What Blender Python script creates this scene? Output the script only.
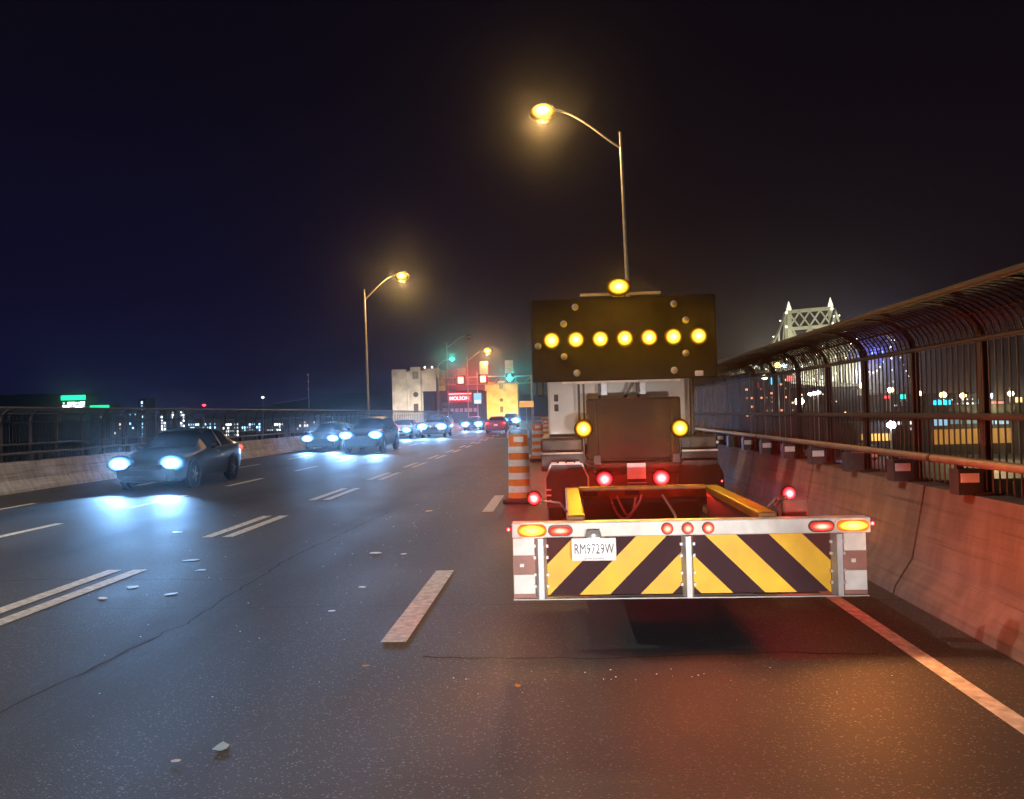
import bpy, bmesh, math, random
from mathutils import Vector, Matrix
random.seed(7)
PI = math.pi
R = math.radians
for o in list(bpy.data.objects):
    bpy.data.objects.remove(o, do_unlink=True)
SC = bpy.context.scene
COL = SC.collection

# ------------------------------------------------------------------ camera
CAM_H = 1.65
cam_data = bpy.data.cameras.new('camera')
cam_data.sensor_width = 36.0
cam_data.lens = 28.125
cam_data.clip_start = 0.05
cam_data.clip_end = 5000
cam = bpy.data.objects.new('camera', cam_data)
COL.objects.link(cam)
yv = Vector((48.0, -12.5, -800.0)).normalized()          # the road direction seen from the camera
zv = Vector((-math.sin(R(1.55)), math.cos(R(1.55)), 0.0))  # the phone was held a little tilted
zv = (zv - yv * zv.dot(yv)).normalized()
xv = yv.cross(zv)
rot = Matrix((xv, yv, zv))
cam.matrix_world = Matrix.Translation((0, 0, CAM_H)) @ rot.to_4x4()
SC.camera = cam

# ------------------------------------------------------------------ exposure, sky
SC.view_settings.view_transform = 'Standard'
SC.view_settings.look = 'None'
SC.view_settings.exposure = 0.0
SC.view_settings.gamma = 1.0
SC.view_settings.use_curve_mapping = False
SC.cycles.use_denoising = True
SC.cycles.max_bounces = 6
SC.cycles.volume_bounces = 0
SC.cycles.sample_clamp_indirect = 4.0
SC.cycles.use_light_tree = True

world = bpy.data.worlds.new('World')
SC.world = world
world.use_nodes = True
wn, wl = world.node_tree.nodes, world.node_tree.links
wn.clear()
w_out = wn.new('ShaderNodeOutputWorld')
w_bg = wn.new('ShaderNodeBackground')
w_tc = wn.new('ShaderNodeTexCoord')
w_sep = wn.new('ShaderNodeSeparateXYZ')
w_el = wn.new('ShaderNodeValToRGB')        # elevation ramp on the west side of the city
w_er = wn.new('ShaderNodeValToRGB')        # elevation ramp on the east side
w_mr = wn.new('ShaderNodeMapRange')
w_mix = wn.new('ShaderNodeMix'); w_mix.data_type = 'RGBA'
def ramp(node, stops):
    cr = node.color_ramp
    while len(cr.elements) > 1:
        cr.elements.remove(cr.elements[-1])
    cr.elements[0].position = stops[0][0]; cr.elements[0].color = (*stops[0][1], 1)
    for p, c in stops[1:]:
        e = cr.elements.new(p); e.color = (*c, 1)
ramp(w_el, [(0.0, (.0070, .0068, .036)), (.16, (.0044, .0038, .018)), (.38, (.0030, .0024, .0075)), (.8, (.0018, .0014, .0034))])
ramp(w_er, [(0.0, (.0120, .0060, .0085)), (.16, (.0070, .0038, .0065)), (.38, (.0042, .0026, .0050)), (.8, (.0024, .0018, .0036))])
w_mr.inputs['From Min'].default_value = -.42
w_mr.inputs['From Max'].default_value = .10
wl.new(w_tc.outputs['Generated'], w_sep.inputs[0])
wl.new(w_sep.outputs['Z'], w_el.inputs[0]); wl.new(w_sep.outputs['Z'], w_er.inputs[0])
wl.new(w_sep.outputs['X'], w_mr.inputs['Value'])
wl.new(w_mr.outputs[0], w_mix.inputs[0])
wl.new(w_el.outputs[0], w_mix.inputs[6]); wl.new(w_er.outputs[0], w_mix.inputs[7])
wl.new(w_mix.outputs[2], w_bg.inputs[0])
w_bg.inputs[1].default_value = 1.0
wl.new(w_bg.outputs[0], w_out.inputs[0])

# strengths of the lit things (one place to tune)
HAZE = 0.0004
P_STREET = 5200.0
P_HEAD = 2500.0
P_ARROW = 95.0
P_RED = 9.0

SODIUM = (1.0, .55, .18)
SODIUM_NEW = (1.0, .82, .64)     # the newer lamps of the row are whiter
AMBER = (1.0, .47, .03)
RED = (1.0, .022, .014)
COOL = (.24, .53, 1.0)

# ------------------------------------------------------------------ materials
MATS = {}
def mat(name, color, rough=.6, metal=0.0, vary=.15, scale=6.0, bump=0.0, coat=0.0, detail=4.0, tint=None):
    """A procedural surface: base colour broken up by noise, uneven gloss, optional fine bump."""
    if name in MATS: return MATS[name]
    m = bpy.data.materials.new(name); m.use_nodes = True
    n, l = m.node_tree.nodes, m.node_tree.links
    b = n['Principled BSDF']
    b.inputs['Metallic'].default_value = metal
    b.inputs['Coat Weight'].default_value = coat
    tc = n.new('ShaderNodeTexCoord')
    no = n.new('ShaderNodeTexNoise'); no.inputs['Scale'].default_value = scale; no.inputs['Detail'].default_value = detail
    l.new(tc.outputs['Object'], no.inputs['Vector'])
    cr = n.new('ShaderNodeValToRGB')
    lo = tuple(c * (1 - vary) for c in color); hi = tuple(min(1, c * (1 + vary)) for c in color)
    if tint: lo = tint
    ramp(cr, [(.3, lo), (.7, hi)])
    l.new(no.outputs['Fac'], cr.inputs[0]); l.new(cr.outputs[0], b.inputs['Base Color'])
    mr = n.new('ShaderNodeMapRange')
    mr.inputs['To Min'].default_value = max(.03, rough * .8); mr.inputs['To Max'].default_value = min(1, rough * 1.2)
    l.new(no.outputs['Fac'], mr.inputs[0]); l.new(mr.outputs[0], b.inputs['Roughness'])
    if bump:
        n2 = n.new('ShaderNodeTexNoise'); n2.inputs['Scale'].default_value = scale * 12; n2.inputs['Detail'].default_value = 3
        l.new(tc.outputs['Object'], n2.inputs['Vector'])
        bp = n.new('ShaderNodeBump'); bp.inputs['Strength'].default_value = bump; bp.inputs['Distance'].default_value = .01
        l.new(n2.outputs['Fac'], bp.inputs['Height']); l.new(bp.outputs[0], b.inputs['Normal'])
    MATS[name] = m
    return m

def glow(name, color, strength, sampled=False):
    """Something that gives off light itself: a lens, a lit window."""
    if name in MATS: return MATS[name]
    m = bpy.data.materials.new(name); m.use_nodes = True
    b = m.node_tree.nodes['Principled BSDF']
    b.inputs['Base Color'].default_value = (*[c * .5 for c in color], 1)
    b.inputs['Roughness'].default_value = .3
    b.inputs['Emission Color'].default_value = (*color, 1)
    b.inputs['Emission Strength'].default_value = strength
    if not sampled:
        m.cycles.emission_sampling = 'NONE'
    MATS[name] = m
    return m

def bloom_lens(name, color, core, edge=.12, power=2.6):
    """A lamp lens: its bloom painted in, emission fading from the middle to the rim."""
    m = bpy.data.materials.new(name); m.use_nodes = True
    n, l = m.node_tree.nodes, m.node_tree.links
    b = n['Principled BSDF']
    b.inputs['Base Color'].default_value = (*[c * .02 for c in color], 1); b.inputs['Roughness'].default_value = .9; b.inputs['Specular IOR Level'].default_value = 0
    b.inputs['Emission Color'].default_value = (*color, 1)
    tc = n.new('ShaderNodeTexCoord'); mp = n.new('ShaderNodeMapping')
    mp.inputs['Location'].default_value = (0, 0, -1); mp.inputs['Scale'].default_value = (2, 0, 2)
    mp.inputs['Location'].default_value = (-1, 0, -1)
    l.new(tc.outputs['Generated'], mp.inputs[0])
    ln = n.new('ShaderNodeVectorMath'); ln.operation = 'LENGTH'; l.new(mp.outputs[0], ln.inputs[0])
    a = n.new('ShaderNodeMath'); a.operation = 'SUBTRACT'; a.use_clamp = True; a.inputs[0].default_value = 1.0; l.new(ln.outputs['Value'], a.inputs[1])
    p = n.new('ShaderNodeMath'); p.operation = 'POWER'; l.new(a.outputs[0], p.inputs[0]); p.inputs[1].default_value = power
    q = n.new('ShaderNodeMath'); q.operation = 'MULTIPLY_ADD'; l.new(p.outputs[0], q.inputs[0]); q.inputs[1].default_value = core; q.inputs[2].default_value = edge  # radial fade paints the lamp's bloom onto its lens
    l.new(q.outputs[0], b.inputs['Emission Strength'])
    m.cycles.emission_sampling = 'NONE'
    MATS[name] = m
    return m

def asphalt(name='asphalt', k=1.0):
    m = bpy.data.materials.new(name); m.use_nodes = True
    n, l = m.node_tree.nodes, m.node_tree.links
    b = n['Principled BSDF']
    tc = n.new('ShaderNodeTexCoord')
    sep = n.new('ShaderNodeSeparateXYZ'); l.new(tc.outputs['Object'], sep.inputs[0])
    def noise(scale, detail=4, rough=.55, src=None):
        q = n.new('ShaderNodeTexNoise'); q.inputs['Scale'].default_value = scale
        q.inputs['Detail'].default_value = detail; q.inputs['Roughness'].default_value = rough
        l.new(src or tc.outputs['Object'], q.inputs['Vector']); return q
    def math_(op, a, b2, clamp=False):
        q = n.new('ShaderNodeMath'); q.operation = op; q.use_clamp = clamp
        for i, v in enumerate((a, b2)):
            if isinstance(v, (int, float)): q.inputs[i].default_value = v
            else: l.new(v, q.inputs[i])
        return q.outputs[0]
    stretch = n.new('ShaderNodeMapping'); stretch.inputs['Scale'].default_value = (1.0, .12, 1.0)
    l.new(tc.outputs['Object'], stretch.inputs[0])
    big = noise(.55, 5)
    tracks = noise(1.3, 3, .5, stretch.outputs[0])
    grit = noise(95, 2, .7)
    stone = n.new('ShaderNodeTexVoronoi'); stone.inputs['Scale'].default_value = 120
    l.new(tc.outputs['Object'], stone.inputs['Vector'])
    pick = n.new('ShaderNodeSeparateColor'); l.new(stone.outputs['Color'], pick.inputs[0])
    pale = math_('GREATER_THAN', pick.outputs[0], .955)
    # base tone
    cr = n.new('ShaderNodeValToRGB'); ramp(cr, [(p_, tuple(k * q_ for q_ in c_)) for p_, c_ in [(.28, (.022, .0215, .0215)), (.52, (.042, .041, .040)), (.75, (.070, .067, .065))]])
    tone = math_('ADD', math_('MULTIPLY', big.outputs['Fac'], .35), math_('ADD', math_('MULTIPLY', tracks.outputs['Fac'], .30), math_('MULTIPLY', grit.outputs['Fac'], .35)))
    l.new(tone, cr.inputs[0])
    mx = n.new('ShaderNodeMix'); mx.data_type = 'RGBA'
    l.new(math_('MULTIPLY', pale, .8), mx.inputs[0]); l.new(cr.outputs[0], mx.inputs[6]); mx.inputs[7].default_value = (.20, .195, .19, 1)
    # crack sealant and joints across the deck every 11 m or so
    wob = math_('ADD', sep.outputs['Y'], math_('MULTIPLY', big.outputs['Fac'], .12))
    jm = math_('LESS_THAN', math_('ABSOLUTE', math_('SUBTRACT', math_('MODULO', math_('ADD', wob, 64.5), 11.0), 5.5), 0), .018)
    mj = n.new('ShaderNodeMix'); mj.data_type = 'RGBA'
    l.new(math_('MULTIPLY', jm, .7), mj.inputs[0]); l.new(mx.outputs[2], mj.inputs[6]); mj.inputs[7].default_value = (.018, .018, .018, 1)
    # a long paving seam between the lanes and polished, oily lane centres
    seam = math_('LESS_THAN', math_('ABSOLUTE', math_('SUBTRACT', math_('ADD', sep.outputs['X'], math_('MULTIPLY', big.outputs['Fac'], .10)), -2.95), 0), .012)
    ms = n.new('ShaderNodeMix'); ms.data_type = 'RGBA'
    l.new(math_('MULTIPLY', seam, .6), ms.inputs[0]); l.new(mj.outputs[2], ms.inputs[6]); ms.inputs[7].default_value = (.016, .016, .016, 1)
    lane = math_('MULTIPLY', math_('ADD', math_('COSINE', math_('MULTIPLY', math_('SUBTRACT', sep.outputs['X'], .55), 2 * PI / 3.6), 0), 1), .5)
    oil = math_('MULTIPLY', math_('POWER', lane, 3), math_('MULTIPLY', tracks.outputs['Fac'], 1.25))
    mo = n.new('ShaderNodeMix'); mo.data_type = 'RGBA'
    l.new(oil, mo.inputs[0]); l.new(ms.outputs[2], mo.inputs[6]); mo.inputs[7].default_value = (.016, .0155, .015, 1)
    l.new(mo.outputs[2], b.inputs['Base Color'])
    mr = n.new('ShaderNodeMapRange'); mr.inputs['From Min'].default_value = .3; mr.inputs['From Max'].default_value = .7
    mr.inputs['To Min'].default_value = .50; mr.inputs['To Max'].default_value = .74
    l.new(tone, mr.inputs[0]); l.new(mr.outputs[0], b.inputs['Roughness'])
    b.inputs['Specular IOR Level'].default_value = .42
    h = math_('ADD', math_('MULTIPLY', stone.outputs['Distance'], .8), math_('MULTIPLY', grit.outputs['Fac'], .7))
    bp = n.new('ShaderNodeBump'); bp.inputs['Strength'].default_value = .5; bp.inputs['Distance'].default_value = .006
    l.new(h, bp.inputs['Height']); l.new(bp.outputs[0], b.inputs['Normal'])
    return m

def concrete(name, color):
    m = mat(name, color, .8, 0, .18, 1.6, .35)
    n, l = m.node_tree.nodes, m.node_tree.links
    b = n['Principled BSDF']
    src = b.inputs['Base Color'].links[0].from_socket
    tc = n.new('ShaderNodeTexCoord'); mp = n.new('ShaderNodeMapping'); mp.inputs['Scale'].default_value = (3.0, 3.0, .35)
    l.new(tc.outputs['Object'], mp.inputs[0])
    s = n.new('ShaderNodeTexNoise'); s.inputs['Scale'].default_value = 2.2; s.inputs['Detail'].default_value = 6
    l.new(mp.outputs[0], s.inputs['Vector'])
    cr = n.new('ShaderNodeValToRGB'); ramp(cr, [(.40, (.72, .68, .64)), (.62, (1, 1, 1))])
    l.new(s.outputs['Fac'], cr.inputs[0])
    mx = n.new('ShaderNodeMix'); mx.data_type = 'RGBA'; mx.blend_type = 'MULTIPLY'; mx.inputs[0].default_value = .8
    l.new(src, mx.inputs[6]); l.new(cr.outputs[0], mx.inputs[7])
    # tyre scrapes running along the wall, and grime towards its foot
    m2 = n.new('ShaderNodeMapping'); m2.inputs['Scale'].default_value = (2.0, .22, 11.0); l.new(tc.outputs['Object'], m2.inputs[0])
    s2 = n.new('ShaderNodeTexNoise'); s2.inputs['Scale'].default_value = 2.0; s2.inputs['Detail'].default_value = 7; s2.inputs['Roughness'].default_value = .65
    l.new(m2.outputs[0], s2.inputs['Vector'])
    c2 = n.new('ShaderNodeValToRGB'); ramp(c2, [(.36, (1, 1, 1)), (.56, (.86, .85, .84)), (.66, (.45, .43, .42))]); l.new(s2.outputs['Fac'], c2.inputs[0])
    x2 = n.new('ShaderNodeMix'); x2.data_type = 'RGBA'; x2.blend_type = 'MULTIPLY'; x2.inputs[0].default_value = .85
    l.new(mx.outputs[2], x2.inputs[6]); l.new(c2.outputs[0], x2.inputs[7]); l.new(x2.outputs[2], b.inputs['Base Color'])
    return m

M_ASPHALT = asphalt()
M_PAINT = mat('road_paint', (.62, .58, .50), .6, 0, .25, 14, .3, tint=(.36, .33, .28))
M_CONC = concrete('barrier_concrete', (.56, .56, .57))
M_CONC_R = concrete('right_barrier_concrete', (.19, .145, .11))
M_CONC_D = concrete('kerb_concrete', (.30, .28, .26))
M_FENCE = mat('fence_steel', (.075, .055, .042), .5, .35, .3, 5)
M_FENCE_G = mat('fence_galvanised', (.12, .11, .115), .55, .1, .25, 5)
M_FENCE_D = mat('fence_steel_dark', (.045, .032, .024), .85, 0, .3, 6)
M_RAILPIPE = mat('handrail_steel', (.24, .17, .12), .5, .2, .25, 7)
M_DARKSTEEL = mat('dark_steel', (.045, .04, .042), .5, .3, .3, 8)
M_REFL = mat('white_reflective_sheet', (.80, .79, .78), .45, 0, .12, 9)
M_UNLIT = mat('clear_lamp_lens', (.42, .42, .42), .3, 0, .2, 40)
M_ALU = mat('aluminium', (.64, .62, .60), .5, .1, .22, 7, detail=9)
M_GALV = mat('galvanised_post', (.50, .50, .52), .45, .35, .15, 9)
M_YELLOW = mat('yellow_sheet', (.98, .50, .014), .5, 0, .16, 5)
M_BLACKSTRIPE = mat('dark_stripe_sheet', (.040, .013, .020), .85, 0, .15, 9)
M_YFRAME = mat('yellow_steel_frame', (.27, .105, .007), .55, 0, .18, 7, tint=(.12, .05, .007))
M_CART = mat('cartridge_panel', (.060, .022, .018), .55, 0, .3, 5)
M_BOARD = mat('board_black', (.006, .005, .0045), .8, 0, .25, 6)
M_BOXDARK = mat('cushion_cover', (.024, .012, .008), .75, 0, .25, 4, .15)
M_TRUCKWHITE = mat('truck_white', (.48, .45, .42), .4, 0, .1, 3, coat=.3)
M_BLACKPLASTIC = mat('black_plastic', (.022, .021, .022), .45, 0, .3, 10)
M_RUBBER = mat('rubber', (.020, .019, .018), .75, 0, .3, 20, .2)
M_RIM = mat('wheel_rim', (.35, .35, .36), .35, .8, .15, 10)
M_ORANGE = mat('orange_plastic', (.95, .23, .02), .5, 0, .12, 8)
M_PLATEINK = mat('plate_ink', (.012, .015, .06), .5, 0, .1, 20)
M_POLE = mat('lamp_pole_steel', (.45, .42, .38), .4, .5, .15, 3)
M_STONE = mat('pylon_stone', (.50, .47, .40), .85, 0, .25, .5, .2)
M_STONE_D = mat('pylon_opening', (.06, .055, .05), .85, 0, .2, 1)
M_BRIDGE = mat('bridge_steel', (.46, .46, .36), .55, .1, .2, .3)
M_GLASS = mat('car_glass', (.012, .014, .018), .06, 0, .1, 3, coat=.5)
M_CITY = mat('city_wall', (.05, .048, .055), .8, 0, .3, .4)
M_GROUND = mat('dark_ground', (.035, .034, .03), .9, 0, .4, .05)
M_HILL = mat('wooded_hill', (.02, .025, .03), .95, 0, .5, .05)
M_SIGNBODY = mat('signal_housing', (.03, .03, .03), .5, 0, .2, 5)
M_SIGNBACK = mat('signal_back_panel', (.42, .38, .36), .6, 0, .15, 4)

G_SODIUM = bloom_lens('sodium_lens', (1.0, .45, .05), 90, .04, 3.4)
G_AMBER = bloom_lens('amber_lens', (1.0, .40, .02), 90, .02, 3.6)
G_AMBER_BAR = bloom_lens('amber_marker', (1.0, .22, .02), 30, .9, 1.5)
G_RED = bloom_lens('red_lens', (1.0, .030, .035), 110, .06, 3.4)
G_RED_BAR = bloom_lens('red_bar_lens', (1.0, .055, .035), 34, .9, 1.7)
G_WHITE = glow('plate_lamp_lens', (1.0, .95, .9), 6)
G_HEAD = bloom_lens('headlight_lens', (.12, .38, 1.0), 80, .14, 2.8)
G_TAIL = glow('tail_lens', (1.0, .05, .04), 6)
G_GREEN = glow('green_signal', (.02, .85, .75), 9)
G_REDSIG = glow('red_signal', (1.0, .12, .06), 14)

# ------------------------------------------------------------------ helpers
def tag(o, label=None, cat=None, group=None, kind=None):
    if label: o['label'] = label
    if cat: o['category'] = cat
    if group: o['group'] = group
    if kind: o['kind'] = kind
    return o

def empty(name, loc, label, cat, group=None, rz=0.0):
    o = bpy.data.objects.new(name, None); COL.objects.link(o)
    o.empty_display_size = .2
    o.location = loc; o.rotation_euler = (0, 0, rz)
    return tag(o, label, cat, group)

def base_of(o):
    v = Vector((0, 0, 0))
    while o is not None:
        v += o.location; o = o.parent
    return v

class MB:
    """Collects faces; build() links them as ONE mesh object under its thing."""
    def __init__(s): s.v = []; s.f = []; s.mi = []
    def add(s, vs, fs, mi=0):
        k = len(s.v); s.v += [tuple(p) for p in vs]
        for f in fs: s.f.append(tuple(k + i for i in f)); s.mi.append(mi)
        return s
    def box(s, x0, x1, y0, y1, z0, z1, mi=0):
        return s.add([(x0, y0, z0), (x1, y0, z0), (x1, y1, z0), (x0, y1, z0), (x0, y0, z1), (x1, y0, z1), (x1, y1, z1), (x0, y1, z1)],
                     [(0, 3, 2, 1), (4, 5, 6, 7), (0, 1, 5, 4), (1, 2, 6, 5), (2, 3, 7, 6), (3, 0, 4, 7)], mi)
    def bevbox(s, x0, x1, y0, y1, z0, z1, b=.01, mi=0):
        bm = bmesh.new(); bmesh.ops.create_cube(bm, size=1)
        for v in bm.verts:
            v.co = ((x0 + x1) / 2 + v.co.x * (x1 - x0), (y0 + y1) / 2 + v.co.y * (y1 - y0), (z0 + z1) / 2 + v.co.z * (z1 - z0))
        bmesh.ops.bevel(bm, geom=bm.edges[:], offset=b, segments=2, profile=.5, affect='EDGES')
        bm.verts.index_update()
        s.add([v.co[:] for v in bm.verts], [[v.index for v in f.verts] for f in bm.faces], mi); bm.free(); return s
    def path(s, pts, r, n=8, mi=0, cap=True):
        pts = [Vector(p) for p in pts]; rings = []; k = len(s.v)
        rr = r if isinstance(r, (list, tuple)) else [r] * len(pts)
        up = Vector((0, 0, 1))
        for i, p in enumerate(pts):
            d = (pts[min(i + 1, len(pts) - 1)] - pts[max(i - 1, 0)]).normalized()
            a = d.cross(up if abs(d.z) < .95 else Vector((0, 1, 0))).normalized(); b2 = a.cross(d)
            for j in range(n):
                t = 2 * PI * (j + .5) / n
                s.v.append(tuple(p + a * math.cos(t) * rr[i] + b2 * math.sin(t) * rr[i]))
        for i in range(len(pts) - 1):
            for j in range(n):
                j2 = (j + 1) % n
                s.f.append((k + i * n + j, k + i * n + j2, k + (i + 1) * n + j2, k + (i + 1) * n + j)); s.mi.append(mi)
        if cap:
            s.f.append(tuple(k + j for j in range(n))[::-1]); s.mi.append(mi)
            s.f.append(tuple(k + (len(pts) - 1) * n + j for j in range(n))); s.mi.append(mi)
        return s
    def bar(s, p0, p1, w, d=None, mi=0):
        p0, p1 = Vector(p0), Vector(p1); d = d or w
        t = (p1 - p0).normalized(); up = Vector((0, 0, 1)) if abs(t.z) < .95 else Vector((0, 1, 0))
        a = t.cross(up).normalized() * w / 2; b2 = a.normalized().cross(t) * d / 2
        vs = [p + i * a + j * b2 for p in (p0, p1) for i, j in ((-1, -1), (1, -1), (1, 1), (-1, 1))]
        return s.add(vs, [(3, 2, 1, 0), (4, 5, 6, 7), (0, 1, 5, 4), (1, 2, 6, 5), (2, 3, 7, 6), (3, 0, 4, 7)], mi)
    def prism(s, poly, axis, a, b2, mi=0):
        """poly: 2-D outline in the other two axes, extruded along axis from a to b2."""
        def P(u, v, w): return {'x': (w, u, v), 'y': (u, w, v), 'z': (u, v, w)}[axis]
        n = len(poly)
        return s.add([P(u, v, a) for u, v in poly] + [P(u, v, b2) for u, v in poly],
                     [tuple(range(n))[::-1], tuple(range(n, 2 * n))] + [(i, (i + 1) % n, n + (i + 1) % n, n + i) for i in range(n)], mi)
    def ball(s, c, rx, ry=None, rz=None, nu=14, nv=9, mi=0):
        ry = ry or rx; rz = rz or rx; k = len(s.v)
        for i in range(nv + 1):
            ph = PI * i / nv
            for j in range(nu):
                th = 2 * PI * j / nu
                s.v.append((c[0] + rx * math.sin(ph) * math.cos(th), c[1] + ry * math.sin(ph) * math.sin(th), c[2] + rz * math.cos(ph)))
        for i in range(nv):
            for j in range(nu):
                j2 = (j + 1) % nu
                s.f.append((k + i * nu + j, k + (i + 1) * nu + j, k + (i + 1) * nu + j2, k + i * nu + j2)); s.mi.append(mi)
        return s
    def disc(s, c, r, y0, y1, n=20, mi=0):
        """a short drum facing -Y"""
        return s.prism([(c[0] + r * math.cos(2 * PI * i / n), c[2] + r * math.sin(2 * PI * i / n)) for i in range(n)], 'y', y0, y1, mi)
    def pill(s, x0, x1, z0, z1, y0, y1, n=8, mi=0):
        r = (z1 - z0) / 2; zc = (z0 + z1) / 2
        pl = [(x1 - r + r * math.cos(-PI / 2 + PI * i / n), zc + r * math.sin(-PI / 2 + PI * i / n)) for i in range(n + 1)]
        pl += [(x0 + r + r * math.cos(PI / 2 + PI * i / n), zc + r * math.sin(PI / 2 + PI * i / n)) for i in range(n + 1)]
        return s.prism(pl, 'y', y0, y1, mi)
    def mesh(s, name, mats, off=Vector((0, 0, 0)), smooth=False):
        me = bpy.data.meshes.new(name)
        me.from_pydata([(p[0] - off.x, p[1] - off.y, p[2] - off.z) for p in s.v], [], s.f)
        for m in (mats if isinstance(mats, (list, tuple)) else [mats]): me.materials.append(m)
        me.polygons.foreach_set('material_index', s.mi)
        me.update()
        bm = bmesh.new(); bm.from_mesh(me); bmesh.ops.remove_doubles(bm, verts=bm.verts, dist=1e-5)
        bmesh.ops.recalc_face_normals(bm, faces=bm.faces); bm.to_mesh(me); bm.free()
        if smooth:
            me.polygons.foreach_set('use_smooth', [True] * len(me.polygons))
            try: me.set_sharp_from_angle(angle=R(38))
            except Exception: pass
        return me
    def build(s, name, mats, parent=None, smooth=False, loc=None):
        off = base_of(parent) if parent is not None else Vector((0, 0, 0))
        o = bpy.data.objects.new(name, s.mesh(name, mats, off + (Vector(loc) if loc else Vector((0, 0, 0))), smooth))
        if loc: o.location = loc
        COL.objects.link(o); o.parent = parent
        return o

def child(name, me, parent, loc, rz=0.0):
    o = bpy.data.objects.new(name, me); COL.objects.link(o)
    o.parent = parent; o.location = loc; o.rotation_euler = (0, 0, rz); return o

def lamp(kind, parent, loc, color, power, radius=.05, direction=None, cone=120, blend=.5):
    """the light itself, in world coordinates, inside the thing that gives it off"""
    d = bpy.data.lights.new(kind.lower() + '_light', kind); d.color = color; d.energy = power
    d.shadow_soft_size = radius
    if kind == 'SPOT': d.spot_size = R(cone); d.spot_blend = blend
    o = bpy.data.objects.new(kind.lower() + '_light', d); COL.objects.link(o)
    o.parent = parent; o.location = Vector(loc) - (base_of(parent) if parent else Vector((0, 0, 0)))
    if direction: o.rotation_euler = Vector(direction).to_track_quat('-Z', 'Y').to_euler()
    return o

def copy_tree(o, parent=None, link_group=None):
    c = o.copy(); COL.objects.link(c); c.parent = parent
    for ch in o.children: copy_tree(ch, c)
    return c

def text_mesh(body, size, extrude, mat_, name='lettering', spacing=1.0, xs=1.0, bold=0.0):
    cu = bpy.data.curves.new('text', 'FONT'); cu.body = body; cu.size = size; cu.extrude = extrude
    cu.align_x = 'CENTER'; cu.align_y = 'CENTER'; cu.space_character = spacing; cu.offset = bold
    o = bpy.data.objects.new('text', cu); COL.objects.link(o)
    dg = bpy.context.evaluated_depsgraph_get()
    me = bpy.data.meshes.new_from_object(o.evaluated_get(dg)); bpy.data.objects.remove(o, do_unlink=True)
    for v in me.vertices: v.co = Vector((v.co.x * xs, -v.co.z, v.co.y))      # stand it up, facing -Y
    me.materials.clear(); me.materials.append(mat_)
    me.name = name
    return me

# ------------------------------------------------------------------ the road's course
def sx(y):
    """how far the bridge deck has swung to the left at distance y"""
    if y < 60: return 0.0
    if y < 190: return -.0008 * (y - 60) ** 2
    return -.0008 * 130 ** 2 - .208 * (y - 190)

def strip(x0, x1, y0, y1, z, step=4.0, mb=None):
    mb = mb or MB(); n = max(1, int(math.ceil((y1 - y0) / step)))
    ys = [y0 + (y1 - y0) * i / n for i in range(n + 1)]
    mb.add([(x + sx(y), y, z) for y in ys for x in (x0, x1)], [(2 * i, 2 * i + 1, 2 * i + 3, 2 * i + 2) for i in range(n)])
    return mb

def profile_run(poly, ys):
    """sweep a closed cross-section (x, z) along the deck"""
    mb = MB(); n = len(poly)
    vs = [(x + sx(y), y, z) for y in ys for x, z in poly]
    fs = [tuple(range(n))[::-1], tuple((len(ys) - 1) * n + i for i in range(n))]
    for k in range(len(ys) - 1):
        fs += [(k * n + i, k * n + (i + 1) % n, (k + 1) * n + (i + 1) % n, (k + 1) * n + i) for i in range(n)]
    return mb.add(vs, fs)

def tag_struct(o): o['kind'] = 'structure'; return o
XL, XR = -13.42, 2.84
Y_END = 420.0
o = strip(XL - .1, XR + .1, -40, Y_END, 0.0, 5).build('road', M_ASPHALT); tag_struct(o)
dk = profile_run([(XL - 1.2, -1.2), (XR + 1.2, -1.2), (XR + 1.2, -.03), (XL - 1.2, -.03)], [-40 + 10 * i for i in range(47)])
tag_struct(dk.build('bridge_deck', M_CONC_D))
gr = MB().add([(-2500, -300, -12), (2500, -300, -12), (2500, 3000, -12), (-2500, 3000, -12)], [(0, 1, 2, 3)])
tag_struct(gr.build('ground', M_GROUND))

# older paving patches
M_PATCH = asphalt('patch_asphalt', .74)
for x0, x1, y0, y1 in ((-7.6, -6.0, 13.5, 19.0), (-4.2, -2.0, 26.0, 31.0)):
    tag_struct(strip(x0, x1, y0, y1, .0012, 2).build('road_patch', M_PATCH))
# tar-sealed cracks
M_TAR = mat('crack_tar', (.012, .012, .012), .85, 0, .2, 30)
def tar(pts, w, seed):
    r_ = random.Random(seed); m = MB(); out = []
    for i in range(len(pts) - 1):
        (x0, y0), (x1, y1) = pts[i], pts[i + 1]; n = max(2, int(math.hypot(x1 - x0, y1 - y0) / .12))
        for k in range(n): out.append((x0 + (x1 - x0) * k / n + r_.gauss(0, .012), y0 + (y1 - y0) * k / n + r_.gauss(0, .012)))
    for i in range(len(out)):
        a, b = out[max(0, i - 1)], out[min(len(out) - 1, i + 1)]; d = math.hypot(b[0] - a[0], b[1] - a[1]); ww = w * r_.uniform(.5, 1.2) / 2
        nx, ny = -(b[1] - a[1]) / d * ww, (b[0] - a[0]) / d * ww
        m.v += [(out[i][0] + nx, out[i][1] + ny, .0006), (out[i][0] - nx, out[i][1] - ny, .0006)]
    for i in range(len(out) - 1): m.f.append((2 * i, 2 * i + 1, 2 * i + 3, 2 * i + 2)); m.mi.append(0)
    tag_struct(m.build('crack_sealant', M_TAR))
tar([(-1.0, 5.45), (.2, 5.38), (1.4, 5.5), (2.2, 5.42)], .022, 1)
tar([(-3.3, 4.2), (-3.1, 6.4), (-3.25, 9.5), (-3.0, 14)], .020, 2)
tar([(-7.2, 8), (-5.6, 8.3), (-3.2, 8.1)], .018, 4)
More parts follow.
